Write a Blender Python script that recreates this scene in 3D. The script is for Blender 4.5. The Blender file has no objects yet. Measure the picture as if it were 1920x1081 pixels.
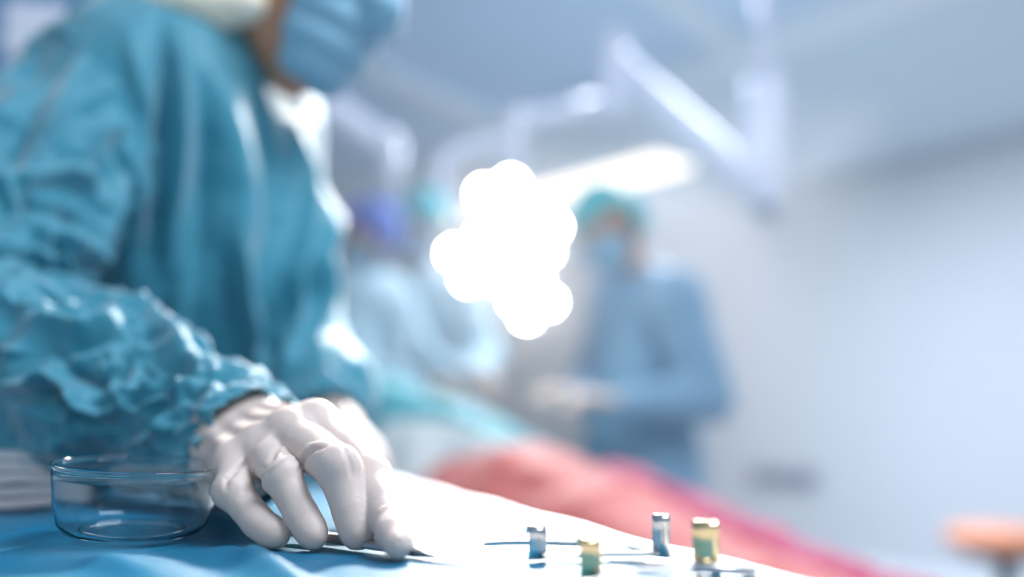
import bpy, math
import numpy as np
from mathutils import Vector, Matrix

scene = bpy.context.scene
C = scene.collection

# ------------------------------------------------------------------ camera, world, lights, exposure
CAM = np.array([0.0, 0.0, 1.054])
FPX = 1600.0
TH = math.radians(8.53)
FWD = np.array([0, math.cos(TH), math.sin(TH)])
UP = np.array([0, -math.sin(TH), math.cos(TH)])
RT = np.array([1.0, 0, 0])

cam_data = bpy.data.cameras.new('camera')
cam = bpy.data.objects.new('camera', cam_data)
C.objects.link(cam)
cam.location = CAM
cam.rotation_euler = (math.pi / 2 + TH, 0, 0)
cam_data.sensor_width = 36.0
cam_data.lens = 36.0 * FPX / 1920.0
cam_data.clip_start = 0.01
cam_data.dof.use_dof = True
cam_data.dof.focus_distance = 0.353
cam_data.dof.aperture_fstop = 1.9
scene.camera = cam

scene.view_settings.view_transform = 'Standard'
scene.view_settings.look = 'None'
scene.view_settings.gamma = 1
scene.view_settings.exposure = 0.0
scene.view_settings.use_curve_mapping = False
scene.cycles.use_denoising = True

world = bpy.data.worlds.new('open_side_fill')  # even fill light, enters where the room is left open behind the camera
scene.world = world
world.use_nodes = True
bgn = world.node_tree.nodes['Background']
bgn.inputs[0].default_value = (0.88, 0.93, 1.0, 1)
bgn.inputs[1].default_value = 1.3


def area(name, loc, target, size, power, color, shape='DISK', size_y=None, spread=None):
    l = bpy.data.lights.new(name, 'AREA')
    l.shape = shape
    l.size = size
    if size_y:
        l.size_y = size_y
    l.energy = power
    l.color = color
    if spread:
        l.spread = math.radians(spread)
    o = bpy.data.objects.new(name, l)
    C.objects.link(o)
    o.location = loc
    d = Vector(target) - Vector(loc)
    o.rotation_euler = d.to_track_quat('-Z', 'Y').to_euler()
    return o


# operating lamp above the frame (key), and added fill lamps under the ceiling, without fixtures
KEY_POS = (0.12, 2.10, 2.30)
area('operating_lamp_light', KEY_POS, (0.04, 0.40, 1.0), 0.18, 5.5, (1.0, 0.94, 0.86), spread=38)
area('added_fill_near', (0.9, 0.3, 2.72), (0.5, 0.6, 0), 1.0, 52, (0.84, 0.91, 1.0), 'RECTANGLE', 0.5)
area('added_fill_middle', (0.9, 3.6, 2.72), (0.9, 3.6, 0), 1.2, 150, (0.84, 0.90, 1.0), 'RECTANGLE', 0.5)


# ------------------------------------------------------------------ maths helpers
def P(px, py, d):
    """point seen at photo pixel (px, py), d metres in front of the lens"""
    return CAM + d * (FWD + RT * ((px - 960) / FPX) + UP * ((540.5 - py) / FPX))


def Z(px, py, z):
    """point seen at a photo pixel on the level plane z"""
    r = FWD + RT * ((px - 960) / FPX) + UP * ((540.5 - py) / FPX)
    return CAM + r * ((z - CAM[2]) / r[2])


def proj(p):
    q = p - CAM
    d = q @ FWD
    return 960 + FPX * (q @ RT) / d, 540.5 - FPX * (q @ UP) / d, d


def srgb(r, g, b):
    f = lambda c: (c / 12.92) if c <= 0.04045 else ((c + 0.055) / 1.055) ** 2.4
    return (f(r / 255), f(g / 255), f(b / 255), 1)


def _hash(i, j, k, seed):
    n = (i.astype(np.int64) * 374761393 + j.astype(np.int64) * 668265263 + k.astype(np.int64) * 2147483647 + seed * 1274126177) & 0xffffffff
    n = ((n ^ (n >> 13)) * 1274126177) & 0xffffffff
    n = n ^ (n >> 16)
    return (n & 0xffff) / 65535.0


def noise3(p, seed=0):
    """smooth value noise, 0..1"""
    f = np.floor(p)
    t = p - f
    t = t * t * t * (t * (t * 6 - 15) + 10)
    i = f.astype(np.int64)
    out = 0
    for a in (0, 1):
        wa = t[:, 0] if a else 1 - t[:, 0]
        for b in (0, 1):
            wb = t[:, 1] if b else 1 - t[:, 1]
            for c in (0, 1):
                wc = t[:, 2] if c else 1 - t[:, 2]
                out = out + wa * wb * wc * _hash(i[:, 0] + a, i[:, 1] + b, i[:, 2] + c, seed)
    return out


def ridged(p, seed=0):
    return 1 - np.abs(2 * noise3(p, seed) - 1) * 1.6


def crumple(p, seed=0, octaves=3):
    """sharp creased cloth, about -0.5..0.5"""
    w = np.stack([noise3(p * 0.9 + 7.1, seed + 11), noise3(p * 0.9 + 3.7, seed + 12), noise3(p * 0.9 + 1.3, seed + 13)], 1) * 1.1
    q = p + w
    s, a, tot = 0, 1.0, 0
    for o in range(octaves):
        s = s + a * ridged(q * 2 ** o, seed + o)
        tot += a
        a *= 0.45
    return s / tot - 0.55


def seg_dist(x, y, pts):
    """distance to a polyline in a plane, and the run along it 0..1"""
    best = np.full(x.shape, 1e9)
    run = np.zeros(x.shape)
    n = len(pts) - 1
    for k in range(n):
        ax, ay = pts[k][:2]
        bx, by = pts[k + 1][:2]
        dx, dy = bx - ax, by - ay
        t = np.clip(((x - ax) * dx + (y - ay) * dy) / (dx * dx + dy * dy + 1e-9), 0, 1)
        d = np.hypot(x - ax - t * dx, y - ay - t * dy)
        m = d < best
        best = np.where(m, d, best)
        run = np.where(m, (k + t) / n, run)
    return best, run


# ------------------------------------------------------------------ distance-field modelling
def smin(a, b, k):
    h = np.clip(0.5 + 0.5 * (b - a) / k, 0, 1)
    return b + (a - b) * h - k * h * (1 - h)


def cone(p, a, b, ra, rb):
    a = np.asarray(a, float); b = np.asarray(b, float)
    ab = b - a
    t = np.clip(((p - a) @ ab) / (ab @ ab), 0, 1)
    return np.linalg.norm(p - a - t[:, None] * ab, axis=1) - (ra + (rb - ra) * t)


def flatcone(p, a, b, ra, rb, side, flat):
    """tapered limb with an oval section; side = direction squeezed by the factor flat (<1)"""
    a = np.asarray(a, float); b = np.asarray(b, float)
    s = np.asarray(side, float); s = s / np.linalg.norm(s)
    def sq(v):
        return v + np.outer(v @ s, s) * (1 / flat - 1) if v.ndim == 2 else v + s * (v @ s) * (1 / flat - 1)
    d = cone(sq(p - a), np.zeros(3), sq(b - a), ra, rb)
    return d * (0.5 + 0.5 * flat)


def ellipsoid(p, c, ax, rad):
    """ax: three unit rows"""
    q = (p - np.asarray(c, float)) @ np.asarray(ax, float).T
    r = np.asarray(rad, float)
    k0 = np.linalg.norm(q / r, axis=1)
    k1 = np.linalg.norm(q / (r * r), axis=1) + 1e-9
    return k0 * (k0 - 1) / k1


def surface(fn, lo, hi, h):
    """naive surface nets over a distance function"""
    lo = np.asarray(lo, float); hi = np.asarray(hi, float)
    n = np.ceil((hi - lo) / h).astype(int) + 1
    xs = [lo[i] + h * np.arange(n[i]) for i in range(3)]
    F = np.empty(n, np.float32)
    yz = np.stack(np.meshgrid(xs[1], xs[2], indexing='ij'), -1).reshape(-1, 2)
    step = max(1, int(400000 / len(yz)))
    for i in range(0, n[0], step):
        xx = xs[0][i:i + step]
        pts = np.empty((len(xx) * len(yz), 3))
        pts[:, 0] = np.repeat(xx, len(yz))
        pts[:, 1:] = np.tile(yz, (len(xx), 1))
        F[i:i + step] = fn(pts).reshape(len(xx), n[1], n[2])
    S = F < 0
    c = [S[a:n[0] - 1 + a, b:n[1] - 1 + b, d:n[2] - 1 + d] for a in (0, 1) for b in (0, 1) for d in (0, 1)]
    cnt = sum(x.astype(np.int8) for x in c)
    act = (cnt > 0) & (cnt < 8)
    idx = -np.ones(act.shape, np.int64)
    I = np.argwhere(act)
    idx[act] = np.arange(len(I))
    acc = np.zeros((len(I), 3)); w = np.zeros(len(I))
    offs = [(a, b, d) for a in (0, 1) for b in (0, 1) for d in (0, 1)]
    for o in offs:
        for ax in range(3):
            if o[ax] == 0:
                o2 = list(o); o2[ax] = 1
                f1 = F[I[:, 0] + o[0], I[:, 1] + o[1], I[:, 2] + o[2]]
                f2 = F[I[:, 0] + o2[0], I[:, 1] + o2[1], I[:, 2] + o2[2]]
                m = (f1 < 0) != (f2 < 0)
                t = np.where(m, f1 / np.where(m, f1 - f2, 1), 0)
                pt = np.tile(np.array(o, float), (len(I), 1)); pt[:, ax] += t
                acc += pt * m[:, None]; w += m
    V = lo + h * (I + acc / w[:, None])
    quads = []
    for ax in range(3):
        b, c2 = (ax + 1) % 3, (ax + 2) % 3
        sl0 = [slice(1, -1)] * 3; sl0[ax] = slice(0, n[ax] - 1)
        sl1 = list(sl0); sl1[ax] = slice(1, n[ax])
        s0, s1 = S[tuple(sl0)], S[tuple(sl1)]
        E = np.argwhere(s0 != s1)
        flip = s0[tuple(E.T)]
        base = E.copy()
        base[:, b] += 1; base[:, c2] += 1
        def cell(db, dc):
            q = base.copy(); q[:, b] -= db; q[:, c2] -= dc
            return idx[q[:, 0], q[:, 1], q[:, 2]]
        q = np.stack([cell(1, 1), cell(0, 1), cell(0, 0), cell(1, 0)], 1)
        q[~flip] = q[~flip][:, ::-1]
        quads.append(q)
    Q = np.concatenate(quads)
    Q = Q[(Q >= 0).all(1)]
    return V, Q


def vnormals(V, Q):
    fn = np.cross(V[Q[:, 2]] - V[Q[:, 0]], V[Q[:, 3]] - V[Q[:, 1]])
    N = np.zeros_like(V)
    for k in range(4):
        for a in range(3):
            N[:, a] += np.bincount(Q[:, k], fn[:, a], len(V))
    return N / (np.linalg.norm(N, axis=1)[:, None] + 1e-12)


def relax(V, Q, it=2, lam=0.5):
    n = len(V)
    e = np.concatenate([Q[:, [0, 1]], Q[:, [1, 2]], Q[:, [2, 3]], Q[:, [3, 0]]])
    e = np.concatenate([e, e[:, ::-1]])
    deg = np.bincount(e[:, 0], minlength=n) + 1e-9
    for _ in range(it):
        s = np.stack([np.bincount(e[:, 0], V[e[:, 1], a], n) for a in range(3)], 1)
        V = V + lam * (s / deg[:, None] - V)
    return V


def grid_quads(nu, nv, wrap_v=False):
    i, j = np.meshgrid(np.arange(nu - 1), np.arange(nv if wrap_v else nv - 1), indexing='ij')
    i = i.ravel(); j = j.ravel(); j2 = (j + 1) % nv
    return np.stack([i * nv + j, i * nv + j2, (i + 1) * nv + j2, (i + 1) * nv + j], 1)


# ------------------------------------------------------------------ object helpers
def mesh_obj(name, V, Q, mat, parent=None, smooth=True):
    me = bpy.data.meshes.new(name)
    if isinstance(Q, np.ndarray):
        me.vertices.add(len(V)); me.vertices.foreach_set('co', np.asarray(V, np.float32).ravel())
        nf, k = Q.shape
        me.loops.add(nf * k); me.loops.foreach_set('vertex_index', Q.astype(np.int32).ravel())
        me.polygons.add(nf)
        me.polygons.foreach_set('loop_start', np.arange(0, nf * k, k, dtype=np.int32))
        me.update(calc_edges=True); me.validate()
    else:
        me.from_pydata([tuple(v) for v in V], [], [tuple(f) for f in Q])
        me.update()
    if smooth:
        me.polygons.foreach_set('use_smooth', [True] * len(me.polygons))
    me.materials.append(mat)
    o = bpy.data.objects.new(name, me)
    C.objects.link(o)
    if parent:
        o.parent = parent
        # an Empty stands at its own place; meshes keep world coordinates
        o.matrix_parent_inverse = Matrix.Translation(-Vector(parent.location)) if parent.type == 'EMPTY' else Matrix.Identity(4)
    return o


def thing(name, label, cat, loc, group=None):
    o = bpy.data.objects.new(name, None)
    o.empty_display_size = 0.05
    C.objects.link(o)
    o.location = tuple(loc)
    return tag(o, label, cat, group)


def tag(o, label, cat, group=None):
    o['label'] = label; o['category'] = cat
    if group: o['group'] = group
    return o


def struct(o):
    o['kind'] = 'structure'
    return o


def thicken(o, t, offset=0.0):
    m = o.modifiers.new('solid', 'SOLIDIFY'); m.thickness = t; m.offset = offset
    return o


def subsurf(o, n=1):
    m = o.modifiers.new('sub', 'SUBSURF'); m.levels = n; m.render_levels = n
    return o


def bevel(o, w, seg=2):
    m = o.modifiers.new('bevel', 'BEVEL'); m.width = w; m.segments = seg; m.limit_method = 'ANGLE'
    return o


def box_vq(c, ax, half):
    c = np.asarray(c, float); ax = np.asarray(ax, float)
    V = []
    for x in (-1, 1):
        for y in (-1, 1):
            for z in (-1, 1):
                V.append(c + ax[0] * x * half[0] + ax[1] * y * half[1] + ax[2] * z * half[2])
    Q = [(0, 1, 3, 2), (4, 6, 7, 5), (0, 4, 5, 1), (2, 3, 7, 6), (0, 2, 6, 4), (1, 5, 7, 3)]
    return V, Q


def join(parts):
    V, Q = [], []
    for v, q in parts:
        n = len(V)
        V += [tuple(x) for x in v]
        Q += [tuple(int(i) + n for i in f) for f in q]
    return V, Q


def frame_of(d, hint=(0, 0, 1)):
    d = np.asarray(d, float); d = d / np.linalg.norm(d)
    h = np.asarray(hint, float)
    if abs(d @ h) > 0.97: h = np.array([1.0, 0, 0])
    u = np.cross(h, d); u /= np.linalg.norm(u)
    v = np.cross(d, u)
    return d, u, v


def tube_vq(pts, radii, n=20, caps=True, flat=1.0, hint=(0, 0, 1)):
    pts = [np.asarray(p, float) for p in pts]
    if np.isscalar(radii): radii = [radii] * len(pts)
    V, Q = [], []
    for i, p in enumerate(pts):
        a = pts[max(0, i - 1)]; b = pts[min(len(pts) - 1, i + 1)]
        d, u, v = frame_of(b - a, hint)
        for k in range(n):
            t = 2 * math.pi * k / n
            V.append(p + radii[i] * (u * math.cos(t) + v * math.sin(t) * flat))
    for i in range(len(pts) - 1):
        for k in range(n):
            Q.append((i * n + k, i * n + (k + 1) % n, (i + 1) * n + (k + 1) % n, (i + 1) * n + k))
    if caps:
        Q.append(tuple(range(n))[::-1]); Q.append(tuple((len(pts) - 1) * n + k for k in range(n)))
    return V, Q


def lathe_vq(profile, c, ax, n=64):
    """profile: (radius, height) pairs; ax rows u, v, w (w = axis)"""
    V, Q = [], []
    m = len(profile)
    for r, z in profile:
        for k in range(n):
            t = 2 * math.pi * k / n
            V.append(np.asarray(c) + ax[0] * r * math.cos(t) + ax[1] * r * math.sin(t) + ax[2] * z)
    for i in range(m - 1):
        for k in range(n):
            Q.append((i * n + k, i * n + (k + 1) % n, (i + 1) * n + (k + 1) % n, (i + 1) * n + k))
    return V, Q


def spline(pts, n):
    """Catmull-Rom through rows, n samples"""
    p = np.asarray(pts, float)
    p = np.vstack([2 * p[0] - p[1], p, 2 * p[-1] - p[-2]])
    m = len(p) - 3
    t = np.linspace(0, m - 1e-6, n)
    i = t.astype(int); f = (t - i)[:, None]
    a, b, c, d = p[i], p[i + 1], p[i + 2], p[i + 3]
    return 0.5 * (2 * b + (c - a) * f + (2 * a - 5 * b + 4 * c - d) * f ** 2 + (3 * b - a - 3 * c + d) * f ** 3)


# ------------------------------------------------------------------ materials
def material(name, color, rough=0.6, metal=0.0, spec=0.5, bump=0.0, bump_scale=200.0, vary=0.0, vary_scale=8.0,
             sheen=0.0, coat=0.0, sss=0.0, sss_r=(1, .4, .25), sss_scale=0.004, trans=0.0, ior=1.45, emit=None, estr=0.0,
             translucent=0.0, weave=0.0, weave_scale=900.0, dark=None):
    m = bpy.data.materials.new(name)
    m.use_nodes = True
    nt = m.node_tree; N = nt.nodes; L = nt.links
    b = N['Principled BSDF']
    b.inputs['Base Color'].default_value = color
    b.inputs['Roughness'].default_value = rough
    b.inputs['Metallic'].default_value = metal
    b.inputs['Specular IOR Level'].default_value = spec
    b.inputs['IOR'].default_value = ior
    b.inputs['Transmission Weight'].default_value = trans
    b.inputs['Sheen Weight'].default_value = sheen
    b.inputs['Coat Weight'].default_value = coat
    if sss:
        b.inputs['Subsurface Weight'].default_value = sss
        b.inputs['Subsurface Radius'].default_value = sss_r
        b.inputs['Subsurface Scale'].default_value = sss_scale
    if emit:
        b.inputs['Emission Color'].default_value = emit
        b.inputs['Emission Strength'].default_value = estr
    tc = N.new('ShaderNodeTexCoord')
    if vary:
        nz = N.new('ShaderNodeTexNoise'); nz.inputs['Scale'].default_value = vary_scale; nz.inputs['Detail'].default_value = 5
        L.new(tc.outputs['Object'], nz.inputs['Vector'])
        mx = N.new('ShaderNodeMix'); mx.data_type = 'RGBA'
        mx.inputs[6].default_value = color
        d = dark or tuple(c * (1 - vary) for c in color[:3]) + (1,)
        mx.inputs[7].default_value = d
        L.new(nz.outputs['Fac'], mx.inputs[0])
        L.new(mx.outputs[2], b.inputs['Base Color'])
    if bump or weave:
        h = None
        bp = N.new('ShaderNodeBump'); bp.inputs['Strength'].default_value = 1.0
        bp.inputs['Distance'].default_value = 1.0
        nz = N.new('ShaderNodeTexNoise'); nz.inputs['Scale'].default_value = bump_scale; nz.inputs['Detail'].default_value = 6
        L.new(tc.outputs['Object'], nz.inputs['Vector'])
        ml = N.new('ShaderNodeMath'); ml.operation = 'MULTIPLY'; ml.inputs[1].default_value = bump
        L.new(nz.outputs['Fac'], ml.inputs[0])
        out = ml.outputs[0]
        if weave:
            wv = N.new('ShaderNodeTexVoronoi'); wv.inputs['Scale'].default_value = weave_scale
            L.new(tc.outputs['Object'], wv.inputs['Vector'])
            m2 = N.new('ShaderNodeMath'); m2.operation = 'MULTIPLY_ADD'; m2.inputs[1].default_value = weave
            L.new(wv.outputs['Distance'], m2.inputs[0]); L.new(out, m2.inputs[2])
            out = m2.outputs[0]
        L.new(out, bp.inputs['Height'])
        L.new(bp.outputs['Normal'], b.inputs['Normal'])
    if translucent:
        tr = N.new('ShaderNodeBsdfTranslucent'); tr.inputs['Color'].default_value = color
        ms = N.new('ShaderNodeMixShader'); ms.inputs[0].default_value = translucent
        L.new(b.outputs[0], ms.inputs[1]); L.new(tr.outputs[0], ms.inputs[2])
        L.new(ms.outputs[0], N['Material Output'].inputs['Surface'])
    return m


M = {
    'gown': material('teal_gown_fabric', (0.04, 0.29, 0.40, 1), 0.5, spec=0.45, bump=0.0006, bump_scale=90, vary=0.25, vary_scale=6, sheen=0.5, translucent=0.12, weave=0.00005, weave_scale=1500),
    'drape': material('blue_table_drape', (0.001, 0.155, 0.285, 1), 0.44, spec=0.75, bump=0.0009, bump_scale=45, vary=0.2, vary_scale=14, weave=0.00004, weave_scale=1800),
    'hem': material('white_drape_hem', (0.80, 0.86, 0.88, 1), 0.6, bump=0.0004, bump_scale=80),
    'glove': material('latex_glove', (0.63, 0.525, 0.475, 1), 0.45, spec=0.3, bump=0.00022, bump_scale=260, sss=0.45, sss_r=(1.0, 0.45, 0.3), sss_scale=0.006, vary=0.06, vary_scale=40),
    'skin': material('skin', (0.46, 0.24, 0.15, 1), 0.5, sss=0.3, sss_scale=0.008, bump=0.0002, bump_scale=300, vary=0.15, vary_scale=20),
    'mask': material('pleated_mask_fabric', (0.30, 0.56, 0.72, 1), 0.7, sheen=0.2, bump=0.0003, bump_scale=200, translucent=0.25),
    'strap': material('white_elastic', (0.8, 0.8, 0.82, 1), 0.7, bump=0.0002, bump_scale=300),
    'hair': material('brown_hair', (0.06, 0.03, 0.02, 1), 0.5, bump=0.001, bump_scale=150),
    'cream': material('cream_lit_cotton', (0.92, 0.82, 0.64, 1), 0.5, sheen=0.5, bump=0.0006, bump_scale=120),
    'teal_cap': material('teal_cap_fabric', (0.04, 0.42, 0.47, 1), 0.75, bump=0.002, bump_scale=30),
    'blue_cap': material('periwinkle_cap_fabric', (0.14, 0.24, 0.66, 1), 0.75, bump=0.002, bump_scale=30),
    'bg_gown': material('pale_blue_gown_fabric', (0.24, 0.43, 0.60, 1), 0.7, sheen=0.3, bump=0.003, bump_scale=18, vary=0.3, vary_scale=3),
    'bg_gown2': material('bloom_pale_teal_gown', (0.42, 0.64, 0.74, 1), 0.7, sheen=0.3, bump=0.003, bump_scale=18, vary=0.3, vary_scale=3),  # teal gown made paler, carries the bloom near the lamp
    'wall': material('painted_wall', (0.57, 0.60, 0.645, 1), 0.55, bump=0.0005, bump_scale=40, vary=0.06, vary_scale=1.2),
    'blue_wall': material('blue_painted_wall', (0.10, 0.30, 0.52, 1), 0.6, bump=0.0005, bump_scale=40, vary=0.1, vary_scale=2),
    'ceiling': material('painted_ceiling', (0.68, 0.80, 0.94, 1), 0.7, bump=0.0005, bump_scale=30, vary=0.08, vary_scale=1),
    'soffit': material('soffit_paint', (0.72, 0.80, 0.86, 1), 0.7, bump=0.0005, bump_scale=30, vary=0.06, vary_scale=1),
    'trim': material('pale_trim_paint', (0.82, 0.86, 0.90, 1), 0.5, bump=0.0003, bump_scale=60),
    'floor': material('vinyl_floor', (0.50, 0.56, 0.60, 1), 0.35, bump=0.0003, bump_scale=60, vary=0.2, vary_scale=4),
    'enamel': material('white_enamel', (0.76, 0.80, 0.92, 1), 0.35, bump=0.0002, bump_scale=40, coat=0.3),
    'grey_joint': material('grey_joint_plastic', (0.35, 0.40, 0.48, 1), 0.5, bump=0.0002, bump_scale=60),
    'steel_dull': material('satin_steel', (0.42, 0.42, 0.43, 1), 0.42, metal=1.0, bump=0.00008, bump_scale=400),
    'steel': material('brushed_steel', (0.62, 0.61, 0.60, 1), 0.22, metal=1.0, bump=0.00008, bump_scale=400),
    'brassy_reflection': material('steel_reflection_tint', (0.80, 0.60, 0.34, 1), 0.18, metal=1.0, bump=0.00008, bump_scale=300),  # steel with its warm reflection put into the base colour
    'gauze': material('white_gauze', (0.90, 0.90, 0.92, 1), 0.9, sheen=0.3, bump=0.0006, bump_scale=500, weave=0.0002, weave_scale=1600),
    'coral': material('coral_blanket', (0.78, 0.16, 0.13, 1), 0.6, sheen=0.4, bump=0.003, bump_scale=25, vary=0.2, vary_scale=5),
    'magenta': material('magenta_drape', (0.56, 0.03, 0.13, 1), 0.6, sheen=0.3, bump=0.002, bump_scale=25, vary=0.2, vary_scale=5),
    'teal_drape': material('bright_teal_drape', (0.015, 0.31, 0.38, 1), 0.6, sheen=0.3, bump=0.002, bump_scale=25, vary=0.2, vary_scale=5),
    'white_sheet': material('white_sheet', (0.72, 0.76, 0.74, 1), 0.7, bump=0.002, bump_scale=25),
    'seat_brown': material('orange_brown_vinyl', (0.62, 0.25, 0.14, 1), 0.5, bump=0.0005, bump_scale=60),
    'dark': material('dark_grey_plastic', (0.05, 0.06, 0.07, 1), 0.5, bump=0.0003, bump_scale=60),
    'outlet': material('grey_blue_plastic', (0.20, 0.24, 0.33, 1), 0.5, bump=0.0003, bump_scale=60),
    'bulb': material('lit_lamp_lens', (1, 1, 1, 1), 0.3, emit=(1.0, 0.97, 0.93, 1), estr=75.0, bump=0.0002, bump_scale=50),
    'tube_light': material('lit_ceiling_diffuser', (1, 1, 1, 1), 0.4, emit=(1.0, 0.84, 0.64, 1), estr=1.7, bump=0.0002, bump_scale=50),
    'screen': material('dark_screen_glass', (0.02, 0.03, 0.05, 1), 0.15, bump=0.00005, bump_scale=20),
}


def glass_material():
    m = material('clear_glass', (0.93, 0.98, 1.0, 1), 0.02, trans=1.0, ior=1.36, bump=0.0002, bump_scale=25)
    return m


M['glass'] = glass_material()

# ------------------------------------------------------------------ ROOM
FL = 0.0
CEIL = 2.85


def wall_dir():
    a = math.atan((-400 - 960) / FPX)
    return np.array([math.sin(a), math.cos(a), 0])


WD = wall_dir()                        # runs away to the left
WN = np.array([WD[1], -WD[0], 0.0])    # pointing right, out of the room
A = Z(1920, 212, CEIL)
A[2] = 0


def slab(name, p0, p1, z0, z1, t, mat):
    """vertical slab from p0 to p1 (xy), thickness t to the right-hand side"""
    p0 = np.array([p0[0], p0[1], 0.0]); p1 = np.array([p1[0], p1[1], 0.0])
    d = p1 - p0; L = np.linalg.norm(d); d /= L
    n = np.array([d[1], -d[0], 0])
    c = (p0 + p1) / 2 + n * t / 2; c[2] = (z0 + z1) / 2
    V, Q = box_vq(c, [d, n, [0, 0, 1]], [L / 2, t / 2, (z1 - z0) / 2])
    return mesh_obj(name, V, Q, mat, smooth=False)


w0 = A - WD * 4.5
w1 = A + WD * 9.0
struct(slab('wall_right', w0, w1, FL, CEIL, 0.15, M['wall']))
# the far wall, square to it, closing the room behind the operating table
f1 = w1 - WN * 9.0
struct(slab('wall_back', w1, f1, FL, CEIL, -0.15, M['wall']))
# blue wall at the left behind the near person
b0 = P(-1500, 700, 1.9); b1 = P(330, 700, 2.5)
struct(slab('wall_left', b0, b1, FL, CEIL, -0.12, M['blue_wall']))
V, Q = box_vq([0, 4, CEIL + 0.06], np.eye(3), [12, 12, 0.06])
V = [(v[0], v[1] + 4.0, v[2]) for v in V]
struct(mesh_obj('ceiling', V, Q, M['ceiling'], smooth=False))
V, Q = box_vq([0, 4, -0.05], np.eye(3), [12, 14, 0.05])
struct(mesh_obj('floor', V, Q, M['floor'], smooth=False))

# lowered soffit along the right wall, its front edge is the pale rail that runs up to the right
R0 = Z(1649, 22, CEIL - 0.10); R1 = Z(1261, 158, CEIL - 0.10)
off = abs((R1 - A) @ WN)
s0 = A - WD * 4.0 - WN * off / 2; s1 = A + WD * 8.9 - WN * off / 2
c = (s0 + s1) / 2; c[2] = CEIL - 0.05
V, Q = box_vq(c, [WD, WN, [0, 0, 1]], [np.linalg.norm(s1 - s0) / 2, off / 2 - 0.005, 0.05])
struct(mesh_obj('trim_1', V, Q, M['soffit'], smooth=False))
e0 = A - WD * 4.0 - WN * (off + 0.0); e1 = A + WD * 8.9 - WN * (off + 0.0)
c = (e0 + e1) / 2; c[2] = CEIL - 0.065
V, Q = box_vq(c, [WD, WN, [0, 0, 1]], [np.linalg.norm(e1 - e0) / 2, 0.085, 0.064])
struct(mesh_obj('trim_2', V, Q, M['trim'], smooth=False))
struct(slab('baseboard_right', w0 - WN * 0.02, w1 - WN * 0.02, 0.0, 0.12, 0.018, M['trim']))


def ceil_beam(name, pa, pb, w):
    a = Z(pa[0], pa[1], CEIL - 0.03); b = Z(pb[0], pb[1], CEIL - 0.03)
    d, u, v = frame_of(b - a)
    V, Q = box_vq((a + b) / 2, [d, u, v], [np.linalg.norm(b - a) / 2, w / 2, 0.03])
    return struct(mesh_obj(name, V, Q, M['trim'], smooth=False))


ceil_beam('trim_3', (690, 132), (945, 245), 0.16)
ceil_beam('trim_4', (1195, -60), (1380, 92), 0.13)

# ------------------------------------------------------------------ ceiling luminaire
la = Z(1272, 292, CEIL - 0.15); lb = Z(835, 412, CEIL - 0.15)
ld, lu, lv = frame_of(lb - la)
ll = thing('ceiling_light', 'long lit rectangular ceiling light running behind the capped heads', 'ceiling light', (la + lb) / 2)
V, Q = box_vq((la + lb) / 2 + [0, 0, 0.012], [ld, lu, lv], [np.linalg.norm(lb - la) / 2, 0.21, 0.037])
bevel(mesh_obj('housing', V, Q, M['trim'], ll, False), 0.01)
V, Q = box_vq((la + lb) / 2 - [0, 0, 0.03], [ld, lu, lv], [np.linalg.norm(lb - la) / 2 - 0.02, 0.19, 0.012])
mesh_obj('diffuser', V, Q, M['tube_light'], ll, False)

# ------------------------------------------------------------------ ceiling arm shaped like a leaning N
ar = thing('ceiling_boom', 'white jointed ceiling boom with a thick upright column and slanting link', 'ceiling boom', P(1437, 100, 2.7))
DA = 2.7
V, Q = join([tube_vq([P(1437, 150, DA), P(1437, 385, DA)], [0.062, 0.056], 24), tube_vq([P(1437, 150, DA), P(1437, 158, DA)], 0.068, 24)])
bevel(mesh_obj('column', V, Q, M['enamel'], ar), 0.006)
top = P(1437, 155, DA); up = top.copy(); up[2] = CEIL
V, Q = tube_vq([top, up], 0.022, 16); mesh_obj('ceiling_rod', V, Q, M['enamel'], ar)
V, Q = tube_vq([P(1150, 112, DA), P(1300, 245, DA), P(1440, 372, DA)], [0.050, 0.054, 0.058], 20, flat=0.8)
bevel(mesh_obj('spring_link', V, Q, M['enamel'], ar), 0.006)
V, Q = tube_vq([P(1148, 88, DA), P(1146, 215, DA)], [0.046, 0.040], 20)
bevel(mesh_obj('drop_tube', V, Q, M['enamel'], ar), 0.006)
V, Q = tube_vq([P(1150, 80, DA - .04), P(1150, 84, DA + .05), P(1150, 90, DA + .09)], 0.045, 20)
mesh_obj('elbow_joint', V, Q, M['enamel'], ar)
V, Q = tube_vq([P(1437, 384, DA), P(1437, 412, DA)], [0.04, 0.03], 20)
mesh_obj('lower_joint', V, Q, M['grey_joint'], ar)

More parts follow.
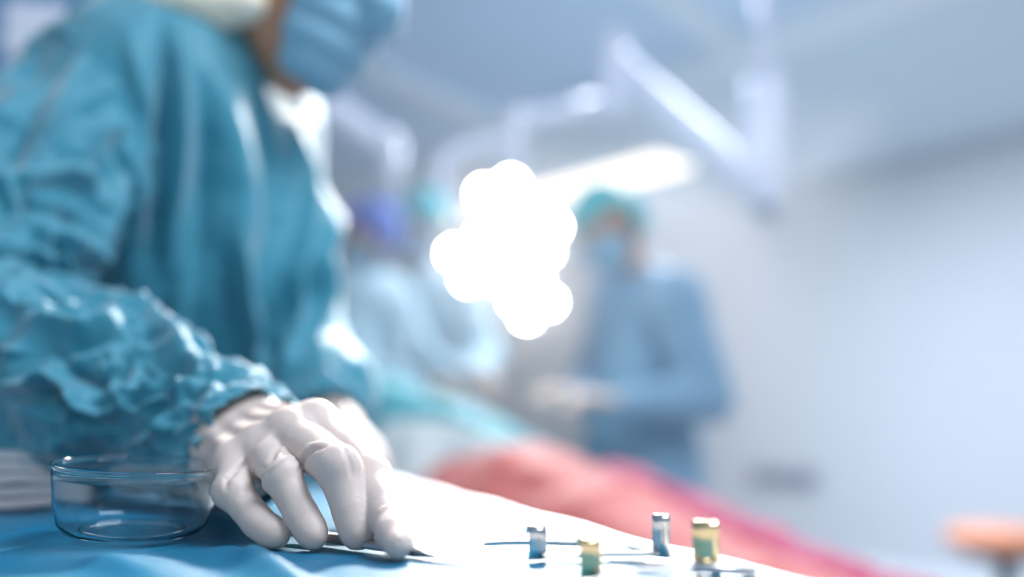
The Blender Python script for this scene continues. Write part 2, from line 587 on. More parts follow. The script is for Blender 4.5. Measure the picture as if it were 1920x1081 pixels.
# ------------------------------------------------------------------ operating lamp in view
DL = 2.35
LC = P(950, 462, DL)
to = np.array([-0.05, 0.36, 1.02]) - LC; to = to / np.linalg.norm(to)
to = np.array([0.0, -0.93, -0.36]); to /= np.linalg.norm(to)
w_, u_, v_ = frame_of(to)
lamp = thing('surgical_light', 'large round operating lamp with many blazing white lenses', 'operating lamp', LC)
RL = 0.225
V, Q = lathe_vq([(0.0, -0.10), (0.05, -0.098), (0.09, -0.08), (0.115, -0.045), (0.118, -0.03), (0.11, -0.024), (0, -0.02)], LC, [u_, v_, w_], 48)
mesh_obj('lamp_housing', V, Q, M['enamel'], lamp)
spots = [(958, 345), (908, 362), (950, 402), (1036, 425), (1022, 470), (852, 475), (905, 445), (960, 462), (878, 520), (930, 520), (1003, 525), (1028, 565), (988, 590), (968, 560)]
for (sx, sy) in spots:
    rr = (P(sx, sy, 1.0) - CAM)
    t = ((LC - CAM) @ w_) / (rr @ w_)
    c = CAM + rr * t + w_ * 0.006
    V, Q = lathe_vq([(0.001, -0.05), (0.016, -0.048), (0.024, -0.03), (0.030, 0.0), (0.030, 0.004), (0.027, 0.004), (0.026, -0.004), (0.001, -0.006)], c, [u_, v_, w_], 24)
    pod = mesh_obj('lamp_pod', V, Q, M['enamel'], lamp)
    V, Q = lathe_vq([(0.001, 0.007), (0.012, 0.006), (0.020, 0.003), (0.0255, -0.002), (0.001, -0.003)], c, [u_, v_, w_], 20)
    mesh_obj('lens', V, Q, M['bulb'], pod)
    q0 = LC - w_ * 0.045
    V, Q = tube_vq([q0, c - w_ * 0.035], 0.011, 10, flat=0.7); mesh_obj('spoke', V, Q, M['enamel'], lamp)
V, Q = tube_vq([LC + w_ * 0.01, LC + w_ * 0.07], [0.02, 0.017], 16)
mesh_obj('centre_handle', V, Q, M['enamel'], lamp)
ya = spline([P(822, 338, DL + .03), P(828, 312, DL + .06), P(862, 280, DL + .1), P(950, 262, DL + .14)], 14)
V, Q = tube_vq(list(ya), 0.024, 16); mesh_obj('yoke', V, Q, M['enamel'], lamp)
V, Q = tube_vq([P(822, 336, DL + .03), P(880, 430, DL + .02)], 0.016, 16); mesh_obj('yoke_pin', V, Q, M['enamel'], lamp)
V, Q = tube_vq([P(964, 205, DL + .14), P(964, 310, DL + .14)], 0.028, 16); mesh_obj('neck', V, Q, M['enamel'], lamp)
V, Q = tube_vq([P(956, 228, DL + .14), P(1060, 206, DL + .24), P(1142, 190, DA)], 0.026, 16); mesh_obj('boom', V, Q, M['enamel'], lamp)

# second jointed arm, far left of the lamp
ar2 = thing('ceiling_boom', 'pale bent ceiling boom left of the lamp behind the mask', 'ceiling boom', P(700, 200, 2.6))
V, Q = tube_vq(list(spline([P(600, 190, 2.5), P(650, 225, 2.55), P(700, 258, 2.6), P(738, 272, 2.6)], 12)), 0.045, 18)
mesh_obj('link', V, Q, M['enamel'], ar2)
V, Q = tube_vq([P(738, 262, 2.6), P(732, 372, 2.6)], [0.032, 0.026], 18); mesh_obj('drop_tube', V, Q, M['enamel'], ar2)
a = P(600, 190, 2.5); b = a.copy(); b[2] = CEIL
V, Q = tube_vq([a, b], 0.04, 18); mesh_obj('column', V, Q, M['enamel'], ar2)

# white monitor on the blue wall behind the shoulder
mo = thing('monitor', 'white cased monitor on the blue wall behind the near shoulder', 'monitor', P(110, 70, 1.95))
c = P(95, 62, 1.93); dd, uu, vv = frame_of(np.array([0.25, -1, -0.1]))
V, Q = box_vq(c, [uu, vv, dd], [0.095, 0.066, 0.02]); bevel(mesh_obj('case', V, Q, M['enamel'], mo), 0.012, 3)
c2 = P(215, -20, 2.0)
V, Q = tube_vq([c - dd * 0.02, P(190, 20, 2.02), P(225, -30, 2.08)], 0.024, 14); mesh_obj('arm', V, Q, M['enamel'], mo)

# ------------------------------------------------------------------ stool and wall fittings at the right
sc_ = P(1880, 1002, 2.9)
st = thing('stool', 'round stool with orange-brown seat near the right wall', 'stool', (sc_[0], sc_[1], 0))
sz = sc_[2]
AX = np.eye(3)
b_ = np.array([sc_[0], sc_[1], 0])
V, Q = lathe_vq([(0.001, sz + .02), (0.15, sz + .02), (0.175, sz + 0.008), (0.18, sz - .015), (0.17, sz - .04), (0.001, sz - .04)], b_, AX, 40)
mesh_obj('seat', V, Q, M['seat_brown'], st)
V, Q = lathe_vq([(0.001, sz - .045), (0.13, sz - .045), (0.12, sz - .07), (0.03, sz - .09), (0.026, 0.12), (0.001, 0.12)], b_, AX, 24)
mesh_obj('pedestal', V, Q, M['dark'], st)
for k in range(5):
    a = 2 * math.pi * k / 5
    e = b_ + [0.22 * math.cos(a), 0.22 * math.sin(a), 0.06]
    V, Q = tube_vq([b_ + [0, 0, 0.13], e], [0.022, 0.014], 12); lg = mesh_obj('leg', V, Q, M['dark'], st)
    V, Q = tube_vq([e + [-.012, 0, -.032], e + [.012, 0, -.032]], 0.028, 16); mesh_obj('castor', V, Q, M['dark'], st)

r = FWD + RT * ((1470 - 960) / FPX) + UP * ((540.5 - 895) / FPX)
t = ((A - CAM) @ WN) / (r @ WN)
oc = CAM + r * t - WN * 0.02
ow = thing('socket_strip', 'grey blue socket strip low on the right wall', 'socket strip', oc)
V, Q = box_vq(oc, [WD, WN, [0, 0, 1]], [0.27, 0.02, 0.06]); bevel(mesh_obj('case', V, Q, M['outlet'], ow, False), 0.006)
for k in range(3):
    V, Q = tube_vq([oc + WD * (k - 1) * 0.16 - WN * 0.019, oc + WD * (k - 1) * 0.16 - WN * 0.024], 0.03, 20)
    mesh_obj('socket', V, Q, M['dark'], ow)

# ------------------------------------------------------------------ INSTRUMENT TABLE and its drape
TZ = 1.0
E0 = Z(1480, 1086, TZ); E1 = Z(750, 900, TZ)          # the right-hand edge in view
ED = (E1 - E0) / np.linalg.norm(E1 - E0)               # along the edge, away
EN = np.array([ED[1], -ED[0], 0])                      # outwards, to the right
O0 = E0 - ED * 0.32
WT, LT = 0.62, 0.83                                    # width to the left, length along the edge
tb = thing('instrument_table', 'steel instrument table under the blue drape beneath the gloved hand', 'table', ((O0 - EN * WT / 2 + ED * LT / 2)[0], (O0 - EN * WT / 2 + ED * LT / 2)[1], 0))
cc = O0 + ED * LT / 2 - EN * WT / 2; cc[2] = TZ - 0.022
V, Q = box_vq(cc, [ED, EN, [0, 0, 1]], [LT / 2 - 0.012, WT / 2 - 0.012, 0.012]); bevel(mesh_obj('tabletop', V, Q, M['steel'], tb, False), 0.004)
for sx in (-1, 1):
    for sy in (-1, 1):
        p = cc + ED * sx * (LT / 2 - 0.05) + EN * sy * (WT / 2 - 0.05)
        V, Q = tube_vq([[p[0], p[1], 0.0], [p[0], p[1], TZ - 0.034]], 0.014, 14); mesh_obj('leg', V, Q, M['steel'], tb)


def drape_height(x, y):
    """relief of the cloth on the table, metres above TZ"""
    n = len(x)
    p = np.stack([x, y, np.zeros(n)], 1)
    z = 0.0016 * crumple(p * 17, 3, 3) + 0.0026 * (noise3(p * 9, 8) - 0.5)
    px, py, d = proj(np.stack([x, y, np.full(n, TZ)], 1))
    for pts, w, h in DRAPE_FOLDS:
        pts2 = [tuple(Z(a, b, TZ)[:2]) for a, b in pts]
        q, run = seg_dist(x, y, pts2)
        z = z + h * np.exp(-(q / w) ** 2) * np.sin(np.clip(run, 0.02, 0.98) * math.pi) ** 0.5
    return z


DRAPE_FOLDS = [
    ([(352, 990), (420, 1015), (500, 1062), (640, 1150)], 0.006, 0.0042),
    ([(330, 1010), (460, 1050), (560, 1120)], 0.008, 0.003),
    ([(20, 985), (200, 1035), (380, 1110)], 0.012, 0.004),
    ([(0, 1020), (160, 1048), (300, 1100)], 0.006, 0.003),
    ([(700, 1060), (900, 1068), (1250, 1100)], 0.006, 0.0016),
    ([(800, 945), (1000, 985), (1250, 1040)], 0.010, 0.002),
    ([(60, 940), (130, 960), (260, 1000)], 0.009, 0.003),
    ([(1260, 1050), (1330, 1066), (1450, 1100)], 0.005, 0.003),
]
FLAT_AT = []      # (x, y, radius): where things sit the cloth lies flat
TIP = Z(908, 1054, TZ + 0.002); TAIL = Z(540, 994, TZ + 0.005)


def build_drape():
    nu, nv = 520, 420
    hang = 0.34
    # s runs across (from far left, over the top, down the right side), t along the edge
    s = np.concatenate([np.linspace(-hang - 0.0, -0.001, 40) - WT, -WT * np.linspace(1, 0, nv - 100), np.linspace(0.0004, hang, 60)])
    tt = np.linspace(-hang, LT + hang, nu)
    S, T = np.meshgrid(s, tt, indexing='xy')
    S = S.ravel(); T = T.ravel()
    # distance hanging on each side
    over_r = np.maximum(S, 0); over_l = np.maximum(-S - WT, 0)
    over_n = np.maximum(-T, 0); over_f = np.maximum(T - LT, 0)
    R = 0.009
    def bend(o):
        a = np.minimum(o / R, math.pi / 2)
        out = R * np.sin(a); down = R * (1 - np.cos(a)) + np.maximum(o - R * math.pi / 2, 0)
        return out, down
    o1, d1 = bend(over_r); o2, d2 = bend(over_l); o3, d3 = bend(over_n); o4, d4 = bend(over_f)
    Sx = np.clip(S, -WT, 0) + o1 - o2
    Tx = np.clip(T, 0, LT) - o3 + o4
    down = np.maximum.reduce([d1, d2, d3, d4])
    X = O0[0] + EN[0] * Sx + ED[0] * Tx
    Y = O0[1] + EN[1] * Sx + ED[1] * Tx
    z = drape_height(X, Y)
    m = np.ones(len(X))
    for fx, fy, fr in FLAT_AT:
        q = np.hypot(X - fx, Y - fy)
        m *= np.clip((q - fr) / 0.02, 0, 1)
    z = z * (0.15 + 0.85 * m)
    Zc = TZ - down + z * (down < 0.003)
    # vertical folds in the hanging sides
    wob = 0.012 * np.sin(T * 38 + 2 * np.sin(T * 9)) * np.clip(d1 / 0.15, 0, 1)
    X = X + EN[0] * (wob + 0.006 * np.clip(d1 * 4, 0, 1)); Y = Y + EN[1] * wob
    wob = 0.010 * np.sin(S * 45) * np.clip(d4 / 0.15, 0, 1) - 0.010 * np.sin(S * 41) * np.clip(d3 / 0.15, 0, 1)
    X = X + ED[0] * wob; Y = Y + ED[1] * wob
    V = np.stack([X, Y, Zc], 1)
    Q = grid_quads(nu, len(s))
    o = mesh_obj('surgical_drape', V, Q[:, ::-1], M['drape'])
    thicken(o, 0.0008, 1)
    tag(o, 'crumpled blue surgical drape spread over the instrument table', 'drape')
    return o


# ------------------------------------------------------------------ GLOVED HAND (near, right hand)
def hand_near():
    h = P
    W = h(446, 838, 0.478)
    mcp = [h(446, 872, 0.388), h(494, 842, 0.392), h(546, 815, 0.394), h(592, 799, 0.402)]
    pip = [h(438, 920, 0.366), h(526, 890, 0.364), h(634, 876, 0.359), h(692, 893, 0.370)]
    dip = [h(484, 978, 0.356), h(566, 966, 0.352), h(660, 958, 0.350), h(725, 968, 0.346)]
    tip = [h(520, 1009, 0.350), h(589, 1012, 0.345), h(671, 1012, 0.344), h(746, 1036, 0.320)]
    rm = [0.0105, 0.0112, 0.0118, 0.0115]
    rp = [0.0080, 0.0082, 0.0090, 0.0090]
    rd = [0.0066, 0.0064, 0.0075, 0.0074]
    rt = [0.0050, 0.0052, 0.0060, 0.0060]
    # let every finger tip rest on the cloth
    for i in range(4):
        tip[i] = tip[i].copy(); tip[i][2] = max(tip[i][2], TZ + rt[i] + 0.0008)
    fdir = (mcp[1] + mcp[2]) / 2 - W; fdir /= np.linalg.norm(fdir)
    across = mcp[3] - mcp[0]; across -= fdir * (across @ fdir); across /= np.linalg.norm(across)
    nrm = np.cross(across, fdir); nrm /= np.linalg.norm(nrm)
    if nrm[2] < 0: nrm = -nrm
    thumb = [W + across * 0.020 - nrm * 0.012 + fdir * 0.018, W + across * 0.040 - nrm * 0.026 + fdir * 0.048,
             P(668, 958, 0.392), P(690, 1000, 0.372)]
    fore = P(330, 800, 0.555)

    # nail planes and knuckle creases come from these
    def fn(p):
        out = None
        fingers = None
        for i in range(4):
            f = cone(p, mcp[i], pip[i], rm[i] * 0.90, rp[i])
            f = smin(f, cone(p, pip[i], dip[i], rp[i] * 0.97, rd[i]), 0.0025)
            f = smin(f, cone(p, dip[i], tip[i], rd[i] * 0.98, rt[i]), 0.0025)
            # pad of the finger tip
            pad = tip[i] * 0.62 + dip[i] * 0.38
            f = smin(f, np.linalg.norm(p - pad + nrm * 0.0008, axis=1) - rd[i] * 0.90, 0.004)
            # knobbly joint
            back = (pip[i] * 2 - mcp[i] - dip[i]); back /= np.linalg.norm(back)
            f = smin(f, np.linalg.norm(p - pip[i] - back * rp[i] * 0.22, axis=1) - rp[i] * 0.86, 0.004)
            fingers = f if fingers is None else smin(fingers, f, 0.0008)
        # back of the hand: a fan of metacarpals melted into one slab
        palm = None
        for i in range(4):
            base = W + across * (-0.013 + 0.0095 * i) + nrm * 0.002
            m = cone(p, base, mcp[i] - nrm * 0.003, 0.0150, rm[i] * 0.98)
            palm = m if palm is None else smin(palm, m, 0.0065)
            # tendon standing out under the rubber
            tdn = cone(p, base + nrm * 0.014 + fdir * 0.018, mcp[i] + nrm * (rm[i] * 0.52), 0.0026, 0.0042)
            palm = smin(palm, tdn, 0.0045)
            kn = np.linalg.norm(p - mcp[i] - nrm * 0.0018, axis=1) - rm[i] * 0.98
            palm = smin(palm, kn, 0.005)
        hyp = cone(p, W - across * 0.017 - nrm * 0.012 + fdir * 0.01, mcp[0] - nrm * 0.010 - fdir * 0.008, 0.015, 0.0085)
        palm = smin(palm, hyp, 0.008)
        pm = cone(p, W - nrm * 0.010, (mcp[1] + mcp[2]) / 2 - nrm * 0.013 - fdir * 0.012, 0.017, 0.010)
        palm = smin(palm, pm, 0.010)
        th = cone(p, thumb[0], thumb[1], 0.016, 0.0125)
        palm = smin(palm, th, 0.010)
        th2 = smin(cone(p, thumb[1], thumb[2], 0.0120, 0.0095), cone(p, thumb[2], thumb[3], 0.0092, 0.0065), 0.003)
        palm = smin(palm, th2, 0.005)
        out = smin(palm, fingers, 0.0034)
        # webs: rubber stretched between neighbouring fingers
        for i in range(3):
            a = mcp[i] * 0.62 + pip[i] * 0.38; b = mcp[i + 1] * 0.62 + pip[i + 1] * 0.38
            wb = cone(p, a - nrm * 0.002, b - nrm * 0.002, 0.0062, 0.0062)
            out = smin(out, wb, 0.0035)
        # wrist and forearm going back into the cuff
        wr = flatcone(p, W - fdir * 0.002 + nrm * 0.0062, fore, 0.0318, 0.033, nrm, 0.86)
        out = smin(out, wr, 0.016)
        return out

    allp = np.array(mcp + pip + dip + tip + thumb + [W])
    lo = allp.min(0) - 0.034; hi = allp.max(0) + 0.034
    lo[2] = TZ - 0.004
    V, Q = surface(fn, lo, hi, 0.00085)
    V = relax(V, Q, 3, 0.45)
    N = vnormals(V, Q)
    # --- rubber wrinkles: rings round the wrist, fine stretch creases near the webs and joints
    s = (V - W) @ fdir
    ringy = np.sin((s + 0.004 * noise3(V * 60, 5) * 3) * 520 + 3 * noise3(V * 30, 6))
    wmask = np.clip((0.020 - s) / 0.02, 0, 1)
    disp = wmask * (0.0011 * ringy + 0.0022 * crumple(V * np.array([34, 34, 70]), 21, 2))
    disp += 0.0006 * (noise3(V * 60, 31) - 0.5) + 0.0011 * crumple(V * 26, 33, 2) * np.clip((s - 0.005) / 0.03, 0, 1) * 0.55
    for i in range(4):
        for j, (pt, nx, amp) in enumerate(((pip[i], dip[i], 0.0), (dip[i], tip[i], 0.00003))):
            d = nx - pt; d /= np.linalg.norm(d)
            t = (V - pt) @ d
            r = np.linalg.norm(V - pt - np.outer(t, d), axis=1)
            near = np.exp(-(t / 0.006) ** 2) * (r < 0.016)
            disp += amp * near * np.sin(t * 2600 + i)
    # creases traced where the rubber is pulled between the knuckles
    px, py, dd_ = proj(V)
    face = np.clip(-(N @ FWD) * 2 + 0.4, 0, 1)
    for pts, w, hgt in HAND_CREASES:
        q, run = seg_dist(px, py, pts)
        disp += 1.5 * face * hgt * np.exp(-(q / w) ** 2) * np.sin(np.clip(run, 0.03, 0.97) * math.pi) ** 0.5
    V = V + N * disp[:, None]
    V = relax(V, Q, 1, 0.3)
    V[:, 2] = np.maximum(V[:, 2], TZ + 0.0012)
    return V, Q, W, fdir, across, nrm, tip, dip, thumb


def cx(l):
    return [(340 + a / 2.995, 720 + b / 2.995) for a, b in l]


HAND_CREASES = [
    (cx([(440, 560), (460, 470), (520, 400), (580, 320)]), 5, -0.0016),
    (cx([(470, 540), (480, 490), (540, 440), (600, 400)]), 4, 0.0009),
    (cx([(250, 590), (255, 530), (320, 470), (390, 400)]), 4.5, -0.0014),
    (cx([(660, 490), (690, 410), (740, 362), (800, 350)]), 4.5, -0.0012),
    (cx([(640, 470), (670, 395), (720, 345), (790, 325)]), 4, 0.0008),
    (cx([(440, 540), (400, 560), (330, 640)]), 5, -0.0005),
    (cx([(330, 440), (420, 360), (520, 270)]), 6, 0.0008),
    (cx([(520, 430), (560, 360), (600, 300)]), 6, 0.0007),
    (cx([(900, 330), (950, 440), (960, 520)]), 5, -0.0006),
    (cx([(1100, 720), (1140, 690), (1190, 680)]), 3, 0.0005),
    (cx([(1180, 900), (1210, 850), (1250, 870)]), 3, 0.0004),
]

# ------------------------------------------------------------------ things lying on the table
DISH_R = 0.0357
dish_c = P(249, 1000, 0.378); dish_c[2] = TZ + 0.001
FLAT_AT.append((dish_c[0], dish_c[1], 0.05))
hV, hQ, HW, HF, HA, HN, HT, HD, HTH = hand_near()
for t_ in HT: FLAT_AT.append((t_[0], t_[1], 0.010))
for (ax_, ay_) in ((1010, 1040), (1240, 1038), (1110, 1074), (1325, 1060)):
    q_ = Z(ax_, ay_, TZ); FLAT_AT.append((q_[0], q_[1], 0.012))
for k in range(7):
    q_ = TAIL + (TIP - TAIL) * k / 6; FLAT_AT.append((q_[0], q_[1], 0.006))
build_drape()

# white hem band along the table edge in view
hp = []
for k in range(60):
    t = k / 59 * 0.95 + 0.02
    hp.append(O0 + ED * t * LT / 0.97)
hv = []
for p in hp:
    zz = -0.0004 + 0.0006 * math.sin(p[1] * 60)
    for (s, dz) in ((-0.016, 0.0006), (-0.012, 0.0026), (-0.004, 0.003), (0.003, 0.0018), (0.0075, -0.003), (0.0105, -0.009), (0.012, -0.03)):
        hv.append([p[0] + EN[0] * s, p[1] + EN[1] * s, TZ + zz + dz])
o = mesh_obj('drape_hem', np.array(hv), grid_quads(60, 7)[:, ::-1], M['hem'])
thicken(o, 0.001, 1)
tag(o, 'white folded cloth strip along the far edge of the instrument table', 'cloth strip')

# glass dish
dish = thing('glass_dish', 'round clear glass dish standing left of the gloved hand', 'dish', dish_c)
tilt = Matrix.Rotation(math.radians(3.2), 3, 'Y') @ Matrix.Rotation(math.radians(2.5), 3, 'X')
ax = [np.array(tilt @ Vector(v)) for v in ((1, 0, 0), (0, 1, 0), (0, 0, 1))]
dc = dish_c + [0, 0, 0.0028]
R = DISH_R; H = 0.0265; HS = 1.10
bd = [(R * 0.985 + 0.00085 * math.cos(a_), 0.0262 + 0.00085 * math.sin(a_)) for a_ in [math.radians(t_) for t_ in range(-50, 231, 28)]]
prof = [(0.0004, 0.0), (R * 0.70, 0.0), (R * 0.80, 0.0008), (R * 0.875, 0.004), (R * 0.930, 0.0115), (R * 0.975, 0.0215), (R * 0.992, 0.0250)] + bd + [
        (R * 0.974, 0.0250), (R * 0.958, 0.0213), (R * 0.912, 0.0118), (R * 0.857, 0.0046), (R * 0.79, 0.0018), (R * 0.68, 0.0010), (0.0004, 0.0010)]
V, Q = lathe_vq([(r_, z_ * HS) for r_, z_ in prof], dc, ax, 96)
mesh_obj('bowl', V, Q, M['glass'], dish)
prof = [(R * 0.55, -0.0013), (R * 0.60, -0.0016), (R * 0.64, -0.0008), (R * 0.62, 0.0004), (R * 0.56, 0.0004), (R * 0.55, -0.0013)]
V, Q = lathe_vq(prof, dc + ax[2] * -0.0002, ax, 96)
mesh_obj('foot_ring', V, Q, M['glass'], dish)

# stack of gauze pads behind the dish
g0 = Z(92, 958, TZ)
gd = np.array([0.93, 0.36, 0.0]); gd /= np.linalg.norm(gd); gu = np.array([-gd[1], gd[0], 0])
gsite = g0 + gu * 0.022 - gd * 0.010
glab = ['bottom white gauze pad of the folded stack behind the glass dish', 'second white gauze pad from the bottom of the stack',
        'middle white gauze pad of the stack left of the dish', 'fourth white gauze pad, next to the top of the stack', 'topmost white gauze pad, sagging at its left corner']
for k in range(5):
    n1, n2 = 26, 20
    uu_, vv_ = np.meshgrid(np.linspace(-1, 1, n1), np.linspace(-1, 1, n2), indexing='ij')
    uu_ = uu_.ravel(); vv_ = vv_.ravel()
    th_ = 0.0064
    rng = 0.0012 * math.sin(k * 2.4)
    half = 0.030
    base = 0.0018 + k * 0.0067
    sq = np.clip(1 - np.maximum(np.abs(uu_), np.abs(vv_)) ** 8, 0, 1) ** 0.5
    wav = 0.0005 * np.sin(uu_ * 3 + k) + 0.0007 * (noise3(np.stack([uu_ * 3, vv_ * 3, np.full(len(uu_), k * 5.0)], 1), 2) - .5)
    ctr = gsite + gd * (rng + 0.002) + gu * rng
    X = ctr[None, :] + np.outer(uu_ * half, gd) + np.outer(vv_ * half * 0.9, gu)
    top = X.copy(); top[:, 2] = TZ + base + th_ * (0.5 + 0.47 * sq) + wav
    bot = X.copy(); bot[:, 2] = TZ + base + th_ * (0.5 - 0.47 * sq) + wav
    Qg = grid_quads(n1, n2)
    Qa = np.concatenate([Qg[:, ::-1], Qg + len(top)])
    # rim
    ring = [i * n2 for i in range(n1)] + [(n1 - 1) * n2 + j for j in range(1, n2)] + [i * n2 + n2 - 1 for i in range(n1 - 2, -1, -1)] + [j for j in range(n2 - 2, 0, -1)]
    rq = [(ring[i], ring[(i + 1) % len(ring)], ring[(i + 1) % len(ring)] + len(top), ring[i] + len(top)) for i in range(len(ring))]
    o = mesh_obj('gauze_pad', np.vstack([top, bot]), np.concatenate([Qa, np.array(rq)]), M['gauze'])
    tag(o, glab[k], 'gauze pad', 'gauze pads stacked left of the glass dish')

# scalpel under the fingers
sd = (TIP - TAIL); sl = np.linalg.norm(sd); sd /= sl
_, su, sv = frame_of(sd)
if sv[2] < 0: sv = -sv; su = -su
sp = thing('scalpel', 'slim steel scalpel lying under the gloved finger tips', 'scalpel', TAIL)


def strip(stations, u, v):
    """stations: (point, half width, half height) -> closed bar with eight-sided section"""
    V, Q = [], []
    sec = [(-1, -.5), (-.6, -1), (.6, -1), (1, -.5), (1, .5), (.6, 1), (-.6, 1), (-1, .5)]
    for p, a, b in stations:
        for x, y in sec: V.append(np.asarray(p) + u * x * a + v * y * b)
    for i in range(len(stations) - 1):
        for k in range(8):
            Q.append((i * 8 + k, i * 8 + (k + 1) % 8, (i + 1) * 8 + (k + 1) % 8, (i + 1) * 8 + k))
    Q.append(tuple(range(8))[::-1]); Q.append(tuple((len(stations) - 1) * 8 + k for k in range(8)))
    return V, Q


stn = []
for t, a, b in ((0, .0022, .0012), (.04, .0036, .0016), (.3, .0040, .0018), (.52, .0036, .0017), (.56, .0030, .0017), (.60, .0036, .0019), (.70, .0032, .0017), (.74, .0022, .0013), (.78, .0020, .0010)):
    stn.append((TAIL + sd * sl * t, a, b))
V, Q = strip(stn, su, sv); mesh_obj('handle', V, Q, M['steel_dull'], sp, False)
gr = []
for k in range(9):
    c = TAIL + sd * sl * (0.60 + 0.011 * k) + sv * 0.0018
    gr.append(box_vq(c, [sd, su, sv], [0.0005, 0.0033, 0.0004]))
V, Q = join(gr); mesh_obj('grip_ridges', V, Q, M['steel'], sp, False)
stn = [(TAIL + sd * sl * .74 + sv * .0006, .0030, .0005), (TAIL + sd * sl * .84, .0034, .0004), (TAIL + sd * sl * .94, .0028, .0003), (TAIL + sd * sl * 1.0, .0002, .0002)]
V, Q = strip(stn, su, sv); mesh_obj('blade', V, Q, M['steel_dull'], sp, False)


# double-ended retractors with turned-up ends
def retractor(pa, pb, wa, ha, wb, hb, label, mats):
    a = Z(pa[0], pa[1], TZ + 0.0025); b = Z(pb[0], pb[1], TZ + 0.0025)
    d = b - a; L = np.linalg.norm(d); d /= L
    u = np.array([-d[1], d[0], 0]); v = np.array([0, 0, 1.0])
    th = thing('retractor', label, 'retractor', a, 'double-ended steel retractors at the right of the table')
    st_ = [(a + d * L * t + v * 0.0004, w_, 0.0008) for t, w_ in ((0.03, wa * .8), (.15, wa * .95), (.4, wa * .7), (.6, wa * .7), (.85, wb * .9), (.97, wb * .8))]
    V, Q = strip(st_, u, v); mesh_obj('shaft', V, Q, M['steel'], th, False)
    for c, w, h, s, mt in ((a, wa, ha, -1, mats[0]), (b, wb, hb, 1, mats[1])):
        # bent blade: curls up out of the shaft, hooked lip at the top, broad face to the lens
        pr = [(0.0030, 0.0006), (0.0010, 0.0012), (0.0, 0.0035), (0.0, h * .35), (0.0, h * .6), (0.0, h - .0028), (0.0006, h - .0012), (0.0018, h - .0003), (0.0032, h - .0002), (0.0044, h - .0012), (0.0050, h - .0028)]
        n = 7
        fx = np.array([1.0, -0.25 * s, 0]); fx /= np.linalg.norm(fx)
        back = np.array([0.25 * s, 1.0, 0]) / math.hypot(1, .25)
        V = []
        for (o_, z_) in pr:
            for k in range(n):
                x = (k / (n - 1) * 2 - 1)
                V.append(c + fx * x * w + back * (o_ + 0.0016 * x * x) + v * (z_ - 0.0018))
        Q = grid_quads(len(pr), n)
        o = mesh_obj('hooked_end', np.array(V), Q, mt, th)
        thicken(o, 0.0013, 0); bevel(o, 0.0003, 2)
    return th


retractor((1010, 1043), (1240, 1038), 0.0033, 0.0125, 0.0031, 0.0160, 'steel double-ended retractor farther from the lens, nearer the hand', (M['steel'], M['steel']))
retractor((1110, 1077), (1325, 1064), 0.0037, 0.0135, 0.0044, 0.0172, 'double-ended retractor nearest the lens with a warm reflection coloured into its turned-up ends', (M['brassy_reflection'], M['brassy_reflection']))

# pointed forceps lying behind the retractors
fa = Z(908, 1019, TZ + 0.003); fb = Z(1120, 1022, TZ + 0.003)
fd = fb - fa; fl = np.linalg.norm(fd); fd /= fl
fu = np.array([-fd[1], fd[0], 0])
fo = thing('forceps', 'pointed steel forceps lying behind the retractors', 'forceps', fa)
for s in (-1, 1):
    stn = [(fa + fd * fl * t + fu * s * o_ + [0, 0, z_], w_, h_) for t, o_, z_, w_, h_ in ((0, .0003, 0, .0004, .0005), (.3, .0020, .001, .0010, .0007), (.6, .0032, .0014, .0019, .0008), (.85, .0022, .001, .0022, .0008), (1.0, .0008, .0005, .0018, .0008))]
    V, Q = strip(stn, fu, np.array([0, 0, 1.0])); mesh_obj('arm', V, Q, M['steel'], fo, False)
# slim probe nearer the right edge
pa = Z(1140, 1052, TZ + 0.003); pb = Z(1420, 1071, TZ + 0.003)
V, Q = tube_vq([pa, pa + (pb - pa) * .3, pb - (pb - pa) * .4, pb], [0.0006, 0.0017, 0.0019, 0.0016], 14)
o = mesh_obj('probe', V, Q, M['steel']); tag(o, 'thin round steel probe between the two retractors and the table edge', 'probe')

# ------------------------------------------------------------------ NEAR PERSON
JS = dict(
    rsh=P(235, 185, 0.78), relb=P(-95, 590, 0.62), rwr=P(400, 835, 0.52),
    lsh=P(375, 268, 1.02), lelb=P(478, 560, 0.98), lwr=P(640, 765, 0.78),
    neck=P(400, 90, 0.90), chest=P(375, 300, 0.90), belly=P(370, 620, 0.92), hip=P(330, 900, 0.95),
)
HC = P(584, -48, 0.86)       # head centre
hd_up = P(730, -170, 0.86) - P(585, 140, 0.84); hd_up /= np.linalg.norm(hd_up)
hd_f = np.array([0.72, -0.42, -0.42]); hd_f -= hd_up * (hd_f @ hd_up); hd_f /= np.linalg.norm(hd_f)
hd_s = np.cross(hd_f, hd_up)


